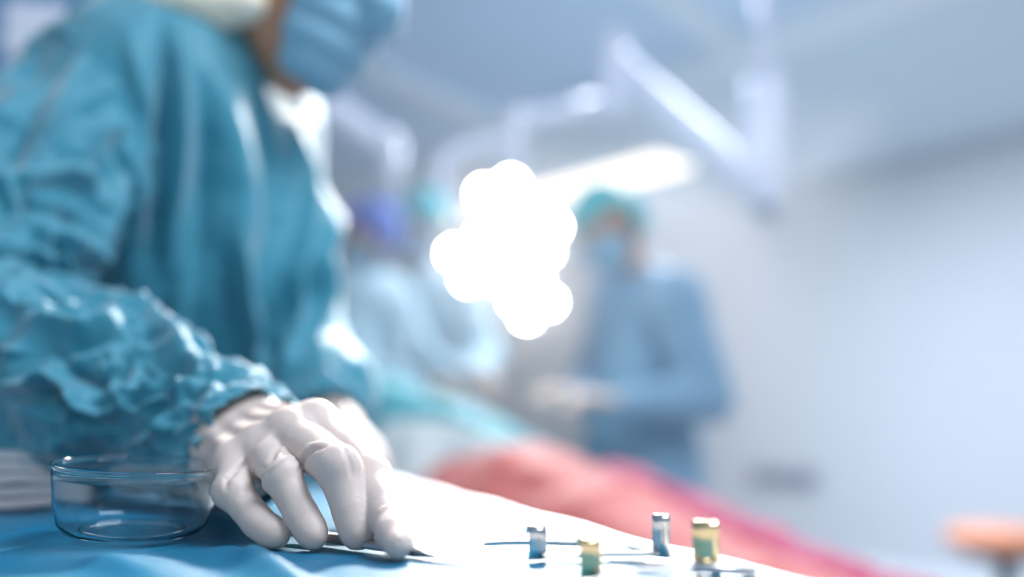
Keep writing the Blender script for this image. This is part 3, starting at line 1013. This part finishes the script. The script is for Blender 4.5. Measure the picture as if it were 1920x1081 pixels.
def head_sdf(p, c, f, u, s, k=1.0):
    ax3 = [s, f, u]
    d = ellipsoid(p, c + u * 0.025 * k - f * 0.012 * k, ax3, np.array([0.074, 0.094, 0.098]) * k)
    d = smin(d, ellipsoid(p, c - u * 0.045 * k + f * 0.028 * k, ax3, np.array([0.056, 0.064, 0.066]) * k), 0.03 * k)
    d = smin(d, ellipsoid(p, c - u * 0.088 * k + f * 0.062 * k, ax3, np.array([0.024, 0.020, 0.020]) * k), 0.028 * k)   # chin
    d = smin(d, cone(p, c + u * 0.012 * k + f * 0.084 * k, c - u * 0.028 * k + f * 0.104 * k, 0.010 * k, 0.014 * k), 0.012 * k)  # nose
    d = smin(d, cone(p, c + u * 0.028 * k + f * 0.078 * k - s * 0.035 * k, c + u * 0.028 * k + f * 0.078 * k + s * 0.035 * k, 0.009 * k, 0.009 * k), 0.012 * k)  # brow
    for q in (-1, 1):
        d = smin(d, ellipsoid(p, c - u * 0.012 * k + f * 0.066 * k + s * q * 0.040 * k, ax3, np.array([0.02, 0.018, 0.016]) * k), 0.015 * k)  # cheek
        d = smin(d, ellipsoid(p, c - u * 0.008 * k - f * 0.010 * k + s * q * 0.078 * k, ax3, np.array([0.008, 0.018, 0.032]) * k), 0.006 * k)   # ear
        d = np.maximum(d, -(np.linalg.norm(p - (c + u * 0.010 * k + f * 0.094 * k + s * q * 0.032 * k), axis=1) - 0.014 * k) ) if True else d
    return d


def eyes(parent, c, f, u, s, k=1.0):
    for q in (-1, 1):
        e = c + u * 0.010 * k + f * 0.074 * k + s * q * 0.032 * k
        V, Q = lathe_vq([(0.0001, 0.012 * k), (0.006 * k, 0.0105 * k), (0.0105 * k, 0.006 * k), (0.012 * k, 0), (0.0105 * k, -0.006 * k), (0.0001, -0.012 * k)], e, [s, u, f], 20)
        ey = mesh_obj('eye', V, Q, M['strap'], parent)
        fe = f * .9 - u * .43; fe = fe / np.linalg.norm(fe); ue = np.cross(s, fe)
        V, Q = lathe_vq([(0.0001, 0.0128 * k), (0.003 * k, 0.0124 * k), (0.0058 * k, 0.0109 * k), (0.0001, 0.010 * k)], e, [s, -ue, fe], 16)
        mesh_obj('iris', V, Q, M['hair'], ey)


person = thing('person', 'masked person in teal gown leaning over the drape with a gloved hand on it', 'person', (JS['hip'][0], JS['hip'][1], 0))


def body_fn(p):
    J = JS
    d = cone(p, J['chest'], J['hip'], 0.090, 0.098)
    d = smin(d, cone(p, J['rsh'], J['lsh'], 0.055, 0.055), 0.05)
    d = smin(d, cone(p, J['rsh'], J['relb'], 0.045, 0.038), 0.03)
    d = smin(d, cone(p, J['relb'], J['rwr'], 0.037, 0.026), 0.01)
    d = smin(d, cone(p, J['lsh'], J['lelb'], 0.045, 0.038), 0.03)
    d = smin(d, cone(p, J['lelb'], J['lwr'], 0.037, 0.022), 0.01)
    d = smin(d, cone(p, J['neck'], HC - hd_f * 0.03 - hd_u_ * 0.05, 0.060, 0.052), 0.03)
    d = smin(d, head_sdf(p, HC, hd_f, hd_up, hd_s), 0.02)
    d = smin(d, cone(p, P(495, 15, 0.815), P(546, 155, 0.815), 0.026, 0.017), 0.02)
    hips = J['hip']
    for s, x in ((-1, -.07), (1, .07)):
        k = np.array([hips[0] + 0.05, hips[1] + x, 0.5]); ft = np.array([hips[0] - 0.02, hips[1] + x * 1.1, 0.075])
        d = smin(d, cone(p, hips + [0, x, -.02], k, 0.076, 0.052), 0.02)
        d = smin(d, cone(p, k, ft, 0.055, 0.036), 0.01)
        d = smin(d, cone(p, ft + [-.03, 0, -.035], ft + [.16, 0, -.04], 0.038, 0.03), 0.02)
    return d


hd_u_ = hd_up
V, Q = surface(body_fn, [-0.85, 0.3, -0.01], [0.1, 1.35, 1.72], 0.009)
V = relax(V, Q, 2)
mesh_obj('body', V, Q, M['skin'], person)
V, Q = surface(lambda p: head_sdf(p, HC, hd_f, hd_up, hd_s) - 0.0012, HC - 0.16, HC + 0.16, 0.003)
V = relax(V, Q, 2)
q_ = V - HC
# the mask: lower face, from below the eyes to under the chin
us, fs, ss = q_ @ hd_up, q_ @ hd_f, q_ @ hd_s
eyes(person, HC, hd_f, hd_up, hd_s)


def shell(V, Q, keep, push, name, mat, parent, thick=0.0015, extra=None):
    N = vnormals(V, Q)
    kq = keep[Q].all(1)
    Qk = Q[kq]
    used = np.unique(Qk)
    mp = -np.ones(len(V), int); mp[used] = np.arange(len(used))
    W2 = V[used] + N[used] * push
    if extra is not None: W2 = W2 + extra(V[used], N[used])
    o = mesh_obj(name, W2, mp[Qk], mat, parent)
    thicken(o, thick, 1)
    return o


keep = (us < 0.002) & (us > -0.125) & (fs > 0.056 + 0.10 * (us + 0.05))


def pleat(v, n):
    t = (v - HC) @ hd_up
    a = 0.0022 * np.sign(np.sin(t * 230)) * np.abs(np.sin(t * 230)) ** 0.4
    f_ = (v - HC) @ hd_f
    return n * a[:, None] + hd_f * (0.010 * np.clip(1 - np.abs((v - HC) @ hd_s) / 0.05, 0, 1) * np.clip(1 - np.abs(t + 0.05) / 0.07, 0, 1))[:, None]


mk = shell(V, Q, keep, 0.006, 'face_mask', M['mask'], person, 0.0015, pleat)
for s in (-1, 1):
    for (u1, u0) in ((-0.002, 0.02), (-0.085, -0.03)):
        pts = spline([HC + hd_up * u1 + hd_f * 0.035 + hd_s * s * 0.070, HC + hd_up * (u1 + u0) / 2 + hd_f * 0.0 + hd_s * s * 0.086, HC + hd_up * u0 - hd_f * 0.02 + hd_s * s * 0.086], 8)
        V2, Q2 = tube_vq(list(pts), 0.0018, 8); mesh_obj('ear_loop', V2, Q2, M['strap'], mk)
keep = (us > 0.042 - fs * 0.10) | ((fs < -0.035) & (us > -0.055))
shell(V, Q, keep, 0.008, 'surgical_cap', M['teal_cap'], person, 0.002, lambda v, n: n * (0.006 * (ridged(v * 35, 4) - 0.3))[:, None])
keep = (fs < -0.02) & (us <= -0.02) & (us > -0.075)
shell(V, Q, keep, 0.003, 'hair', M['hair'], person, 0.003)

# ---- gown body
J = JS


def gown_fn(p):
    d = ellipsoid(p, P(380, 330, 0.92), [[1, 0, 0], [0, 1, 0], [0, 0, 1]], [0.125, 0.19, 0.27])
    d = smin(d, cone(p, P(365, 230, 0.90), P(395, 560, 0.90), 0.100, 0.118), 0.04)
    d = smin(d, cone(p, P(395, 560, 0.90), [J['hip'][0] + .03, J['hip'][1] + .03, 0.45], 0.118, 0.16), 0.08)
    d = smin(d, cone(p, J['rsh'] + [0.01, 0, -0.005], J['lsh'], 0.070, 0.070), 0.06)
    d = smin(d, cone(p, J['rsh'], J['relb'] * .35 + J['rsh'] * .65, 0.072, 0.066), 0.04)
    d = smin(d, cone(p, J['lsh'], J['lelb'], 0.066, 0.056), 0.03)
    d = smin(d, cone(p, J['lelb'], J['lwr'] + (J['lelb'] - J['lwr']) * .12, 0.056, 0.046), 0.03)
    nk = HC - hd_f * 0.035 - hd_up * 0.06
    d = smin(d, cone(p, J['neck'] - [0.02, 0, 0.01], J['neck'] * .85 + nk * .15, 0.066, 0.050), 0.03)
    d = np.maximum(d, -cone(p, J['neck'] * .35 + nk * .65, HC, 0.056, 0.075))
    d = np.maximum(d, -cone(p, P(492, 15, 0.79), P(545, 160, 0.79), 0.030, 0.020))
    hp_ = J['hip']
    for x in (-.07, .07):
        d = smin(d, cone(p, hp_ + [0, x, 0], [hp_[0] + 0.05, hp_[1] + x, 0.30], 0.115, 0.10), 0.04)
    return np.maximum(d, 0.36 - p[:, 2])


V, Q = surface(gown_fn, [-0.78, 0.42, 0.34], [0.02, 1.28, 1.62], 0.0055)
V = relax(V, Q, 2)
N = vnormals(V, Q)
px, py, d_ = proj(V)
face = np.clip(-(N @ FWD) * 2 + 0.9, 0, 1)
GF = [
    ([(296, 40), (312, 130), (304, 260), (292, 360), (286, 480)], 15, -0.017),
    ([(335, 70), (338, 200), (330, 330), (318, 500)], 15, 0.013),
    ([(372, 100), (384, 250), (378, 400), (372, 520)], 16, -0.008),
    ([(400, 130), (438, 260), (452, 380), (440, 480), (420, 560)], 34, 0.014),
    ([(470, 180), (500, 320), (505, 430), (480, 540)], 20, -0.008),
    ([(560, 230), (578, 330), (566, 430), (540, 520), (552, 620), (530, 730)], 12, 0.020),
    ([(600, 250), (604, 400), (580, 520), (590, 600)], 10, -0.012),
    ([(628, 300), (624, 400), (596, 480), (610, 560), (596, 640)], 13, 0.018),
    ([(438, 440), (446, 500), (462, 570), (474, 630), (470, 665), (505, 715)], 11, 0.020),
    ([(410, 470), (425, 560), (440, 650)], 12, -0.009),
    ([(240, 60), (262, 160), (285, 240)], 14, 0.008),
    ([(215, 250), (250, 330), (262, 420), (240, 500)], 18, 0.010),
    ([(350, 520), (330, 600), (340, 690)], 18, 0.008),
    ([(500, 560), (500, 640), (520, 700)], 12, -0.008),
]
disp = 0.006 * crumple(V * np.array([9, 9, 3.0]), 41, 2) + 0.002 * crumple(V * 22, 44, 2)
for pts, w, h in GF:
    q, run = seg_dist(px, py, pts)
    disp += 1.2 * face * h * np.exp(-(q / w) ** 2) * np.sin(np.clip(run, 0.03, 0.97) * math.pi) ** 0.6
V = V + N * disp[:, None]
gown = mesh_obj('gown', V, Q, M['gown'], person)
subsurf(gown, 1)

# ---- near sleeve: a tube of cloth from the shoulder over the elbow to the cuff
cl = spline([P(258, 142, 0.80), P(175, 228, 0.76), P(60, 360, 0.68), P(-45, 500, 0.615), P(-40, 640, 0.575), P(80, 690, 0.555), P(200, 745, 0.535), P(305, 778, 0.52), P(392, 806, 0.499), P(440, 831, 0.478), P(482, 846, 0.461)], 420)
ru = spline([[.075], [.078], [.074], [.070], [.070], [.066], [.060], [.050], [.042], [.037], [.0350]], 420)[:, 0]
n_r = 300
Tn = np.gradient(cl, axis=0); Tn /= np.linalg.norm(Tn, axis=1)[:, None]
U = np.cross(np.tile([0.0, 0, 1.0], (420, 1)), Tn); U /= np.linalg.norm(U, axis=1)[:, None]
Wv = np.cross(Tn, U)
ang = np.linspace(0, 2 * math.pi, n_r, endpoint=False)
SV = cl[:, None, :] + ru[:, None, None] * (U[:, None, :] * np.cos(ang)[None, :, None] + Wv[:, None, :] * np.sin(ang)[None, :, None])
SV = SV.reshape(-1, 3)
SQ = grid_quads(420, n_r, True)[:, ::-1]
SN = vnormals(SV, SQ)
ctr = np.repeat(cl, n_r, axis=0)
if ((SV - ctr) * SN).sum(1).mean() < 0:
    SQ = SQ[:, ::-1]; SN = -SN
run_s = np.repeat(np.linspace(0, 1, 420), n_r)
aa = np.tile(ang, 420)
# cloth relief: big slack folds round the arm, sharp crumples near the cuff
pp = np.stack([run_s * 26, np.cos(aa) * 1.1, np.sin(aa) * 1.1], 1)
disp = 0.016 * crumple(pp * np.array([.45, 1.5, 1.5]), 51, 2) * np.clip(1.2 - run_s * .6, 0, 1)
disp += 0.007 * crumple(pp * np.array([.7, 1.4, 1.4]), 57, 2)
disp += 0.0022 * crumple(SV * 30, 61, 2)
px, py, d_ = proj(SV)
face = np.clip(-(SN @ FWD) * 2 + 0.9, 0, 1)
SF = [
    ([(160, 95), (120, 180), (80, 260), (40, 330)], 13, 0.012),
    ([(110, 110), (60, 200), (10, 310)], 14, -0.008),
    ([(-20, 345), (60, 332), (130, 318), (185, 330), (205, 380)], 14, 0.014),
    ([(0, 395), (60, 380), (130, 400), (180, 440)], 16, -0.012),
    ([(-10, 425), (90, 448), (170, 478), (235, 520), (258, 566)], 15, 0.013),
    ([(60, 520), (110, 500), (170, 500), (215, 540)], 14, -0.010),
    ([(262, 572), (300, 615), (350, 660), (405, 705)], 11, 0.010),
    ([(190, 560), (150, 575), (80, 580)], 20, -0.012),
    ([(70, 590), (140, 620), (225, 600)], 12, 0.009),
    ([(120, 660), (180, 640), (230, 620)], 10, -0.007),
    ([(0, 722), (60, 722), (98, 705), (140, 735), (160, 765), (200, 780), (232, 760), (258, 700)], 9, 0.012),
    ([(0, 748), (70, 742), (110, 735), (150, 770), (200, 800)], 10, -0.010),
    ([(100, 650), (130, 690), (190, 720), (225, 690), (235, 640)], 14, -0.011),
    ([(250, 655), (300, 650), (340, 660)], 8, 0.006),
    ([(240, 775), (300, 745), (380, 728), (480, 722), (545, 760)], 9, 0.008),
    ([(300, 800), (350, 760), (420, 745), (500, 750)], 9, 0.004),
    ([(200, 850), (280, 820), (340, 790)], 9, 0.006),
    ([(345, 770), (370, 790), (380, 815)], 6, -0.006),
    ([(420, 745), (430, 770)], 6, -0.004), ([(460, 735), (470, 760)], 6, -0.004), ([(500, 738), (505, 762)], 6, -0.004),
]
for pts, w, h in SF:
    q, run = seg_dist(px, py, pts)
    disp += face * h * np.exp(-(q / w) ** 2) * np.sin(np.clip(run, 0.03, 0.97) * math.pi) ** 0.5
endm = np.clip((run_s - 0.86) / 0.14, 0, 1)
disp = disp * (1 - 0.55 * endm) + endm * 0.0020 * (np.sin(aa * 9 + 1.3 * np.sin(aa * 4)) + 0.6 * np.sin(aa * 17 + 2))
SV = SV + SN * disp[:, None]
# cloth that would hang below the table top lies on it instead
low = SV[:, 2] < TZ + 0.006
tbl = ((SV - O0) @ EN > -WT) & ((SV - O0) @ ED > 0) & ((SV - O0) @ ED < LT)
SV[:, 2] = np.where(low & tbl, TZ + 0.006 + 0.0015 * noise3(SV * 30, 9), SV[:, 2])
sl_ = mesh_obj('sleeve', SV, SQ, M['gown'], gown)
thicken(sl_, 0.0012, -1)

# ---- gloves
gl = mesh_obj('glove', hV, hQ, M['glove'], person)


def hand_far():
    W = P(633, 800, 0.745)
    mc = [P(650, 832, 0.700), P(668, 834, 0.705), P(684, 838, 0.715), P(694, 842, 0.73)]
    pi_ = [P(668, 862, 0.680), P(686, 862, 0.690), P(700, 866, 0.700), P(708, 868, 0.715)]
    tp = [P(678, 885, 0.700), P(694, 886, 0.700), P(710, 887, 0.705), P(720, 888, 0.715)]
    for i in range(4): tp[i][2] = TZ + 0.009
    def fn(p):
        d = cone(p, W - (mc[1] - W) * 0.8, W, 0.026, 0.021)
        for i in range(4):
            d = smin(d, cone(p, W, mc[i], 0.015, 0.0105), 0.008)
        f = None
        for i in range(4):
            g = smin(cone(p, mc[i], pi_[i], 0.0105, 0.009), cone(p, pi_[i], tp[i], 0.009, 0.007), 0.003)
            f = g if f is None else smin(f, g, 0.002)
        d = smin(d, f, 0.005)
        th = smin(cone(p, W + [0, -.01, -.01], P(646, 868, .675), 0.014, 0.011), cone(p, P(646, 868, .675), P(668, 890, .672), 0.0105, 0.0075), 0.003)
        return smin(d, th, 0.006)
    a = np.array(mc + pi_ + tp + [W])
    lo = a.min(0) - 0.05; hi = a.max(0) + 0.05; lo[2] = TZ
    V, Q = surface(fn, lo, hi, 0.002)
    V = relax(V, Q, 2)
    V[:, 2] = np.maximum(V[:, 2], TZ + 0.0015)
    return V, Q


V, Q = hand_far()
mesh_obj('glove', V, Q, M['glove'], person)
# far cuff, gathered cloth round the other wrist
cl = spline([P(540, 650, 0.90), P(572, 705, 0.85), P(604, 748, 0.79), P(628, 785, 0.755)], 90)
ru = spline([[.055], [.052], [.043], [.030]], 90)[:, 0]
Tn = np.gradient(cl, axis=0); Tn /= np.linalg.norm(Tn, axis=1)[:, None]
U = np.cross(np.tile([0.0, 0, 1.0], (90, 1)), Tn); U /= np.linalg.norm(U, axis=1)[:, None]
Wv = np.cross(Tn, U); ang = np.linspace(0, 2 * math.pi, 120, endpoint=False)
FV = (cl[:, None, :] + ru[:, None, None] * (U[:, None, :] * np.cos(ang)[None, :, None] + Wv[:, None, :] * np.sin(ang)[None, :, None])).reshape(-1, 3)
FQ = grid_quads(90, 120, True)
FN = FV - np.repeat(cl, 120, axis=0); FN /= np.linalg.norm(FN, axis=1)[:, None]
FV = FV + FN * (0.012 * crumple(FV * 20, 71, 3))[:, None]
fs_ = mesh_obj('sleeve', FV, FQ, M['gown'], gown)
thicken(fs_, 0.0015, -1)
# cream hood cloth over the shoulders, lamp highlight put into its pale colour
cp = spline([P(240, 22, 0.79), P(330, 4, 0.78), P(420, 12, 0.79), P(500, 18, 0.80)], 60)
V, Q = tube_vq(list(cp), [0.026 * math.sin(math.pi * (0.12 + 0.76 * i / 59)) ** 0.4 for i in range(60)], 28, flat=0.75)
V = np.array([list(v) for v in V]); V = V + (0.012 * crumple(V * 22, 3, 2))[:, None] * np.array([0.2, -0.7, 0.7])
mesh_obj('collar', V, Q, M['cream'], gown)


# ------------------------------------------------------------------ BACKGROUND PEOPLE
def bg_person(label, head, face_dir, J, mats, lean=None, res=0.014, hem=0.45, head_up=(0, 0, 1)):
    f = np.asarray(face_dir, float); f /= np.linalg.norm(f)
    u = np.asarray(head_up, float); u = u - f * (u @ f); u /= np.linalg.norm(u)
    s = np.cross(f, u)
    hip = J['hip']; base = (hip[0], hip[1], 0)
    t = thing('person', label, 'person', base)
    sh = (J['lsh'] + J['rsh']) / 2
    def hand(p, w, h_):
        d_ = h_ - w; n_ = np.linalg.norm(d_); d_ = d_ / n_
        a_, b_, c_ = frame_of(d_)
        d = flatcone(p, w, w + d_ * 0.08, 0.03, 0.036, c_, 0.5)
        for k in range(4):
            o_ = b_ * (k - 1.5) * 0.019
            m_ = w + d_ * 0.125 + o_ - [0, 0, 0.01]
            g = smin(cone(p, w + d_ * 0.08 + o_, m_, 0.011, 0.010), cone(p, m_, m_ + d_ * 0.025 - [0, 0, 0.03 + .004 * k], 0.010, 0.008), 0.004)
            d = smin(d, g, 0.006)
        g = cone(p, w + d_ * 0.03 + b_ * 0.025, w + d_ * 0.085 + b_ * 0.052 - [0, 0, .01], 0.013, 0.010)
        return smin(d, g, 0.01)
    def body(p):
        d = cone(p, sh, hip, 0.095, 0.105)
        d = smin(d, cone(p, J['lsh'], J['rsh'], 0.05, 0.05), 0.05)
        d = smin(d, cone(p, sh, head - u * 0.06, 0.062, 0.052), 0.03)
        d = smin(d, head_sdf(p, head, f, u, s), 0.015)
        for a in 'lr':
            d = smin(d, cone(p, J[a + 'sh'], J[a + 'el'], 0.046, 0.038), 0.02)
            d = smin(d, cone(p, J[a + 'el'], J[a + 'wr'], 0.038, 0.026), 0.01)
        side = np.array([-f[1], f[0], 0]); side /= np.linalg.norm(side)
        fwd = np.array([f[0], f[1], 0]); fwd /= np.linalg.norm(fwd)
        for q in (-1, 1):
            k = np.array([hip[0], hip[1], 0.5]) + side * q * .08; ft = np.array([hip[0], hip[1], 0.075]) + side * q * .09
            d = smin(d, cone(p, hip + side * q * .06, k, 0.075, 0.054), 0.02)
            d = smin(d, cone(p, k, ft, 0.056, 0.036), 0.01)
            d = smin(d, cone(p, ft - fwd * .03 - [0, 0, .035], ft + fwd * .16 - [0, 0, .04], 0.038, 0.030), 0.02)
        return d
    allp = np.array([head + 0.2 * u, head + .15 * f, head - .15 * f] + list(J.values()) + [[hip[0], hip[1], 0]])
    lo = allp.min(0) - 0.26; hi = allp.max(0) + 0.26; lo[2] = -0.01
    hi[2] = head[2] + 0.17
    V, Q = surface(body, lo, hi, res); V = relax(V, Q, 2)
    mesh_obj('body', V, Q, M['skin'], t)
    def gown_(p):
        d = cone(p, sh - [0, 0, 0.04], hip, 0.145, 0.165)
        d = smin(d, cone(p, J['lsh'], J['rsh'], 0.075, 0.075), 0.06)
        d = smin(d, cone(p, hip, [hip[0], hip[1], hem], 0.160, 0.19), 0.08)
        for a in 'lr':
            d = smin(d, cone(p, J[a + 'sh'], J[a + 'el'], 0.078, 0.070), 0.03)
            d = smin(d, cone(p, J[a + 'el'], J[a + 'wr'], 0.070, 0.045), 0.02)
        for q in (-1, 1):
            sd_ = np.array([-f[1], f[0], 0]); sd_ = sd_ / np.linalg.norm(sd_) * q
            d = smin(d, cone(p, hip + sd_ * .06, [hip[0] + sd_[0] * .09, hip[1] + sd_[1] * .09, hem - .1], 0.125, 0.12), 0.04)
        w = 0.020 * crumple(p * np.array([5, 5, 2.2]), 81, 2)
        return np.maximum(d - w, hem - p[:, 2])
    V, Q = surface(gown_, lo, hi, 0.011); V = relax(V, Q, 2)
    mesh_obj('gown', V, Q, mats[0], t)
    for a in 'lr':
        w = J[a + 'wr']; h_ = J[a + 'ha']
        V, Q = surface(lambda p: hand(p, w, h_), np.minimum(w, h_) - 0.12, np.maximum(w, h_) + 0.12, 0.005); V = relax(V, Q, 1)
        mesh_obj('glove', V, Q, M['glove'], t)
    V, Q = surface(lambda p: head_sdf(p, head, f, u, s), head - 0.17, head + 0.17, 0.006); V = relax(V, Q, 2)
    q = V - head; us, fs, ss = q @ u, q @ f, q @ s
    keep = (us > 0.040 - fs * 0.10) | ((fs < -0.035) & (us > -0.045))
    shell(V, Q, keep, 0.012, 'surgical_cap', mats[1], t, 0.003, lambda v, n: n * (0.014 * (ridged(v * 22, 4) - 0.2))[:, None])
    keep = (us < -0.002) & (us > -0.12) & (fs > 0.0)
    shell(V, Q, keep, 0.008, 'face_mask', M['mask'] if len(mats) < 3 else mats[2], t, 0.002)
    keep = (fs < -0.02) & (us <= -0.04) & (us > -0.075)
    shell(V, Q, keep, 0.004, 'hair', M['hair'], t, 0.004)
    eyes(t, head, f, u, s)
    fw_ = np.array([f[0], f[1], 0]); fw_ /= np.linalg.norm(fw_)
    legwear(t, hip, [-fw_[1], fw_[0], 0], fw_, 0.0)
    return t



def legwear(parent, hipx, side, fwd, k_off):
    hipx = np.asarray(hipx, float); side = np.asarray(side, float); fwd = np.asarray(fwd, float)
    def tr(p):
        d = None
        for q in (-1, 1):
            k = np.array([hipx[0], hipx[1], 0.5]) + side * q * .08 + fwd * k_off
            ft = np.array([hipx[0], hipx[1], 0.075]) + side * q * .09 - fwd * k_off * .4
            g = smin(cone(p, [hipx[0] + side[0] * q * .06, hipx[1] + side[1] * q * .06, 0.75], k, 0.095, 0.074), cone(p, k, ft, 0.074, 0.062), 0.02)
            d = g if d is None else smin(d, g, 0.01)
        d = d - 0.010 * crumple(p * np.array([8, 8, 4]), 91, 2)
        return np.maximum(np.maximum(d, 0.085 - p[:, 2]), p[:, 2] - 0.72)
    c = np.array([hipx[0], hipx[1], 0])
    V, Q = surface(tr, c + [-.28, -.28, 0.06], c + [.28, .28, 0.76], 0.011); V = relax(V, Q, 2)
    mesh_obj('trousers', V, Q, M['bg_gown'], parent)
    for q in (-1, 1):
        ft = np.array([hipx[0], hipx[1], 0.075]) + side * q * .09 - fwd * k_off * .4
        fn = lambda p: np.maximum(smin(cone(p, ft - fwd * .03 - [0, 0, .032], ft + fwd * .165 - [0, 0, .036], 0.048, 0.042), cone(p, ft + [0, 0, 0.01], ft, .046, .044), 0.02), 0.003 - p[:, 2])
        V, Q = surface(fn, np.array([ft[0] - .27, ft[1] - .27, -0.01]), np.array([ft[0] + .27, ft[1] + .27, 0.16]), 0.008); V = relax(V, Q, 1)
        mesh_obj('shoe', V, Q, M['enamel'], parent)


# surgeon at the right, side on, looking down at the hands
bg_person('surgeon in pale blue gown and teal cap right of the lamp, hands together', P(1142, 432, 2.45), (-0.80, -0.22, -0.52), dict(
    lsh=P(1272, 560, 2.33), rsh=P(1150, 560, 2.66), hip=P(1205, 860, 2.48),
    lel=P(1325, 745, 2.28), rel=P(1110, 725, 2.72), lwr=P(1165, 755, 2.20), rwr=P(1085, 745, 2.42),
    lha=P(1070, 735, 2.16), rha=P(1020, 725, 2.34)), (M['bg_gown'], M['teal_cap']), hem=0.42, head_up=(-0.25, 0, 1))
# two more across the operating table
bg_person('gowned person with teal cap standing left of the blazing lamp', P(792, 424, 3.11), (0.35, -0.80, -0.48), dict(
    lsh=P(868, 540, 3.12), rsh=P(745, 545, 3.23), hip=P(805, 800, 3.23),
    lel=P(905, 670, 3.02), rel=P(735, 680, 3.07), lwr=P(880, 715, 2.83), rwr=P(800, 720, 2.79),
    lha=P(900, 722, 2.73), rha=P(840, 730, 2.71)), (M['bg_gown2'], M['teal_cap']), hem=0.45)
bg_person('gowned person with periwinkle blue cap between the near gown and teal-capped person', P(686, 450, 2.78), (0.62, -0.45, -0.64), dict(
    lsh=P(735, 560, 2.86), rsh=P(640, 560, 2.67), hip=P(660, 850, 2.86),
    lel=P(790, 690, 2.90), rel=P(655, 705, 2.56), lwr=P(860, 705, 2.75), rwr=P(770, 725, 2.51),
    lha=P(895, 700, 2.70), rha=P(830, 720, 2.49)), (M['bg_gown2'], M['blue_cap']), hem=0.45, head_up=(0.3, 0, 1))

legwear(person, JS['hip'], [0, 1.0, 0], [1.0, 0, 0], 0.05)

# ------------------------------------------------------------------ OPERATING TABLE with its drapes
def mound(name, ridge, half, drop, mat, label, cat, seed, nu=120, nv=70, amp=0.014, power=2.2, endclose=(True, False)):
    """a draped body: ridge rows of 3-D points; the cloth arches over it and hangs down by drop"""
    r = spline(ridge, nu)
    d = np.gradient(r, axis=0); d[:, 2] = 0; d /= np.linalg.norm(d, axis=1)[:, None]
    n = np.stack([d[:, 1], -d[:, 0], np.zeros(nu)], 1)
    s = np.linspace(-1, 1, nv)
    t = np.linspace(0, 1, nu)
    V = np.zeros((nu, nv, 3))
    for i in range(nu):
        e = 1.0
        if endclose[0]: e = min(e, max(0.03, math.sin(min(1, t[i] / 0.16) * math.pi / 2)))
        if endclose[1]: e = min(e, max(0.03, math.sin(min(1, (1 - t[i]) / 0.16) * math.pi / 2)))
        fall = drop * (np.abs(s) ** power)
        V[i] = r[i] + n[i] * (s * half * (0.6 + .4 * e))[:, None]
        V[i, :, 2] = r[i, 2] - fall - drop * (1 - e)
    V = V.reshape(-1, 3)
    V[:, 2] += amp * 1.6 * crumple(V * 6, seed, 3)
    V[:, :2] += (amp * (noise3(V * np.array([14, 14, 3]), seed + 3) - .5))[:, None] * np.repeat(n[:, :2], nv, axis=0) * 2
    o = mesh_obj(name, V, grid_quads(nu, nv), mat)
    thicken(o, 0.003, 0)
    tag(o, label, cat)
    return o


ob = P(1030, 900, 1.62)
ot = thing('operating_table', 'operating table under the coral and teal drapes', 'operating table', (ob[0], ob[1] + .12, 0))
oc = np.array([ob[0], ob[1] + .12, 0.0])
od = P(1350, 990, 1.3) - P(900, 840, 2.0); od[2] = 0; od /= np.linalg.norm(od); on = np.array([-od[1], od[0], 0])
V, Q = box_vq(oc + [0, 0, 0.64], [od, on, [0, 0, 1]], [0.85, 0.20, 0.05]); bevel(mesh_obj('mattress', V, Q, M['dark'], ot, False), 0.02, 3)
V, Q = tube_vq([oc + [0, 0, 0.1], oc + [0, 0, 0.59]], 0.09, 24); mesh_obj('column', V, Q, M['steel'], ot)
V, Q = box_vq(oc + [0, 0, 0.06], [od, on, [0, 0, 1]], [0.40, 0.22, 0.06]); bevel(mesh_obj('base', V, Q, M['steel'], ot, False), 0.02, 3)

mound('blanket', [P(800, 900, 1.98), P(860, 868, 1.9), P(940, 832, 1.78), P(1040, 852, 1.64), P(1150, 905, 1.5), P(1240, 952, 1.38), P(1350, 1005, 1.26), P(1500, 1060, 1.10), P(1720, 1130, .96)],
      0.24, 0.24, M['coral'], 'coral red blanket humped over the patient beyond the instruments', 'blanket', 5)
mound('blanket_cover', [P(1060, 885, 1.82), P(1150, 868, 1.72), P(1250, 912, 1.60), P(1350, 952, 1.48), P(1500, 1004, 1.32), P(1700, 1062, 1.15), P(1900, 1115, 1.05)],
      0.13, 0.22, M['magenta'], 'magenta cloth along the far side of the coral blanket', 'blanket', 15, endclose=(True, False))
mound('patient_drape', [P(600, 670, 2.3), P(700, 700, 2.2), P(800, 738, 2.1), P(900, 775, 2.02), P(1010, 835, 1.94), P(1120, 900, 1.86)],
      0.24, 0.20, M['teal_drape'], 'bright teal drape over the patient between the surgeons', 'drape', 25, power=3.0)
mound('white_sheet', [P(660, 780, 1.92), P(760, 790, 1.89), P(850, 795, 1.85), P(925, 820, 1.80), P(970, 850, 1.78)],
      0.10, 0.26, M['white_sheet'], 'crumpled whitish sheet hanging before the teal drape', 'sheet', 35, power=1.6, endclose=(True, True))

# ------------------------------------------------------------------ thin scattering volume, added for the lens glow around the lamp
V, Q = box_vq([0.0, 2.62, 1.30], np.eye(3), [0.95, 0.62, 0.55])
hz = mesh_obj('glow_haze', V, Q, bpy.data.materials.new('thin_glow_haze'), smooth=False)
hm = hz.data.materials[0]; hm.use_nodes = True
hm.node_tree.nodes.clear()
vo = hm.node_tree.nodes.new('ShaderNodeOutputMaterial'); vs = hm.node_tree.nodes.new('ShaderNodeVolumeScatter')
vs.inputs['Density'].default_value = 0.22; vs.inputs['Anisotropy'].default_value = 0.55
vs.inputs['Color'].default_value = (0.95, 0.97, 1, 1)
hm.node_tree.links.new(vs.outputs[0], vo.inputs['Volume'])
hz['kind'] = 'stuff'; tag(hz, 'thin bright volume added for the lens glow around the operating lamp', 'glow_haze')
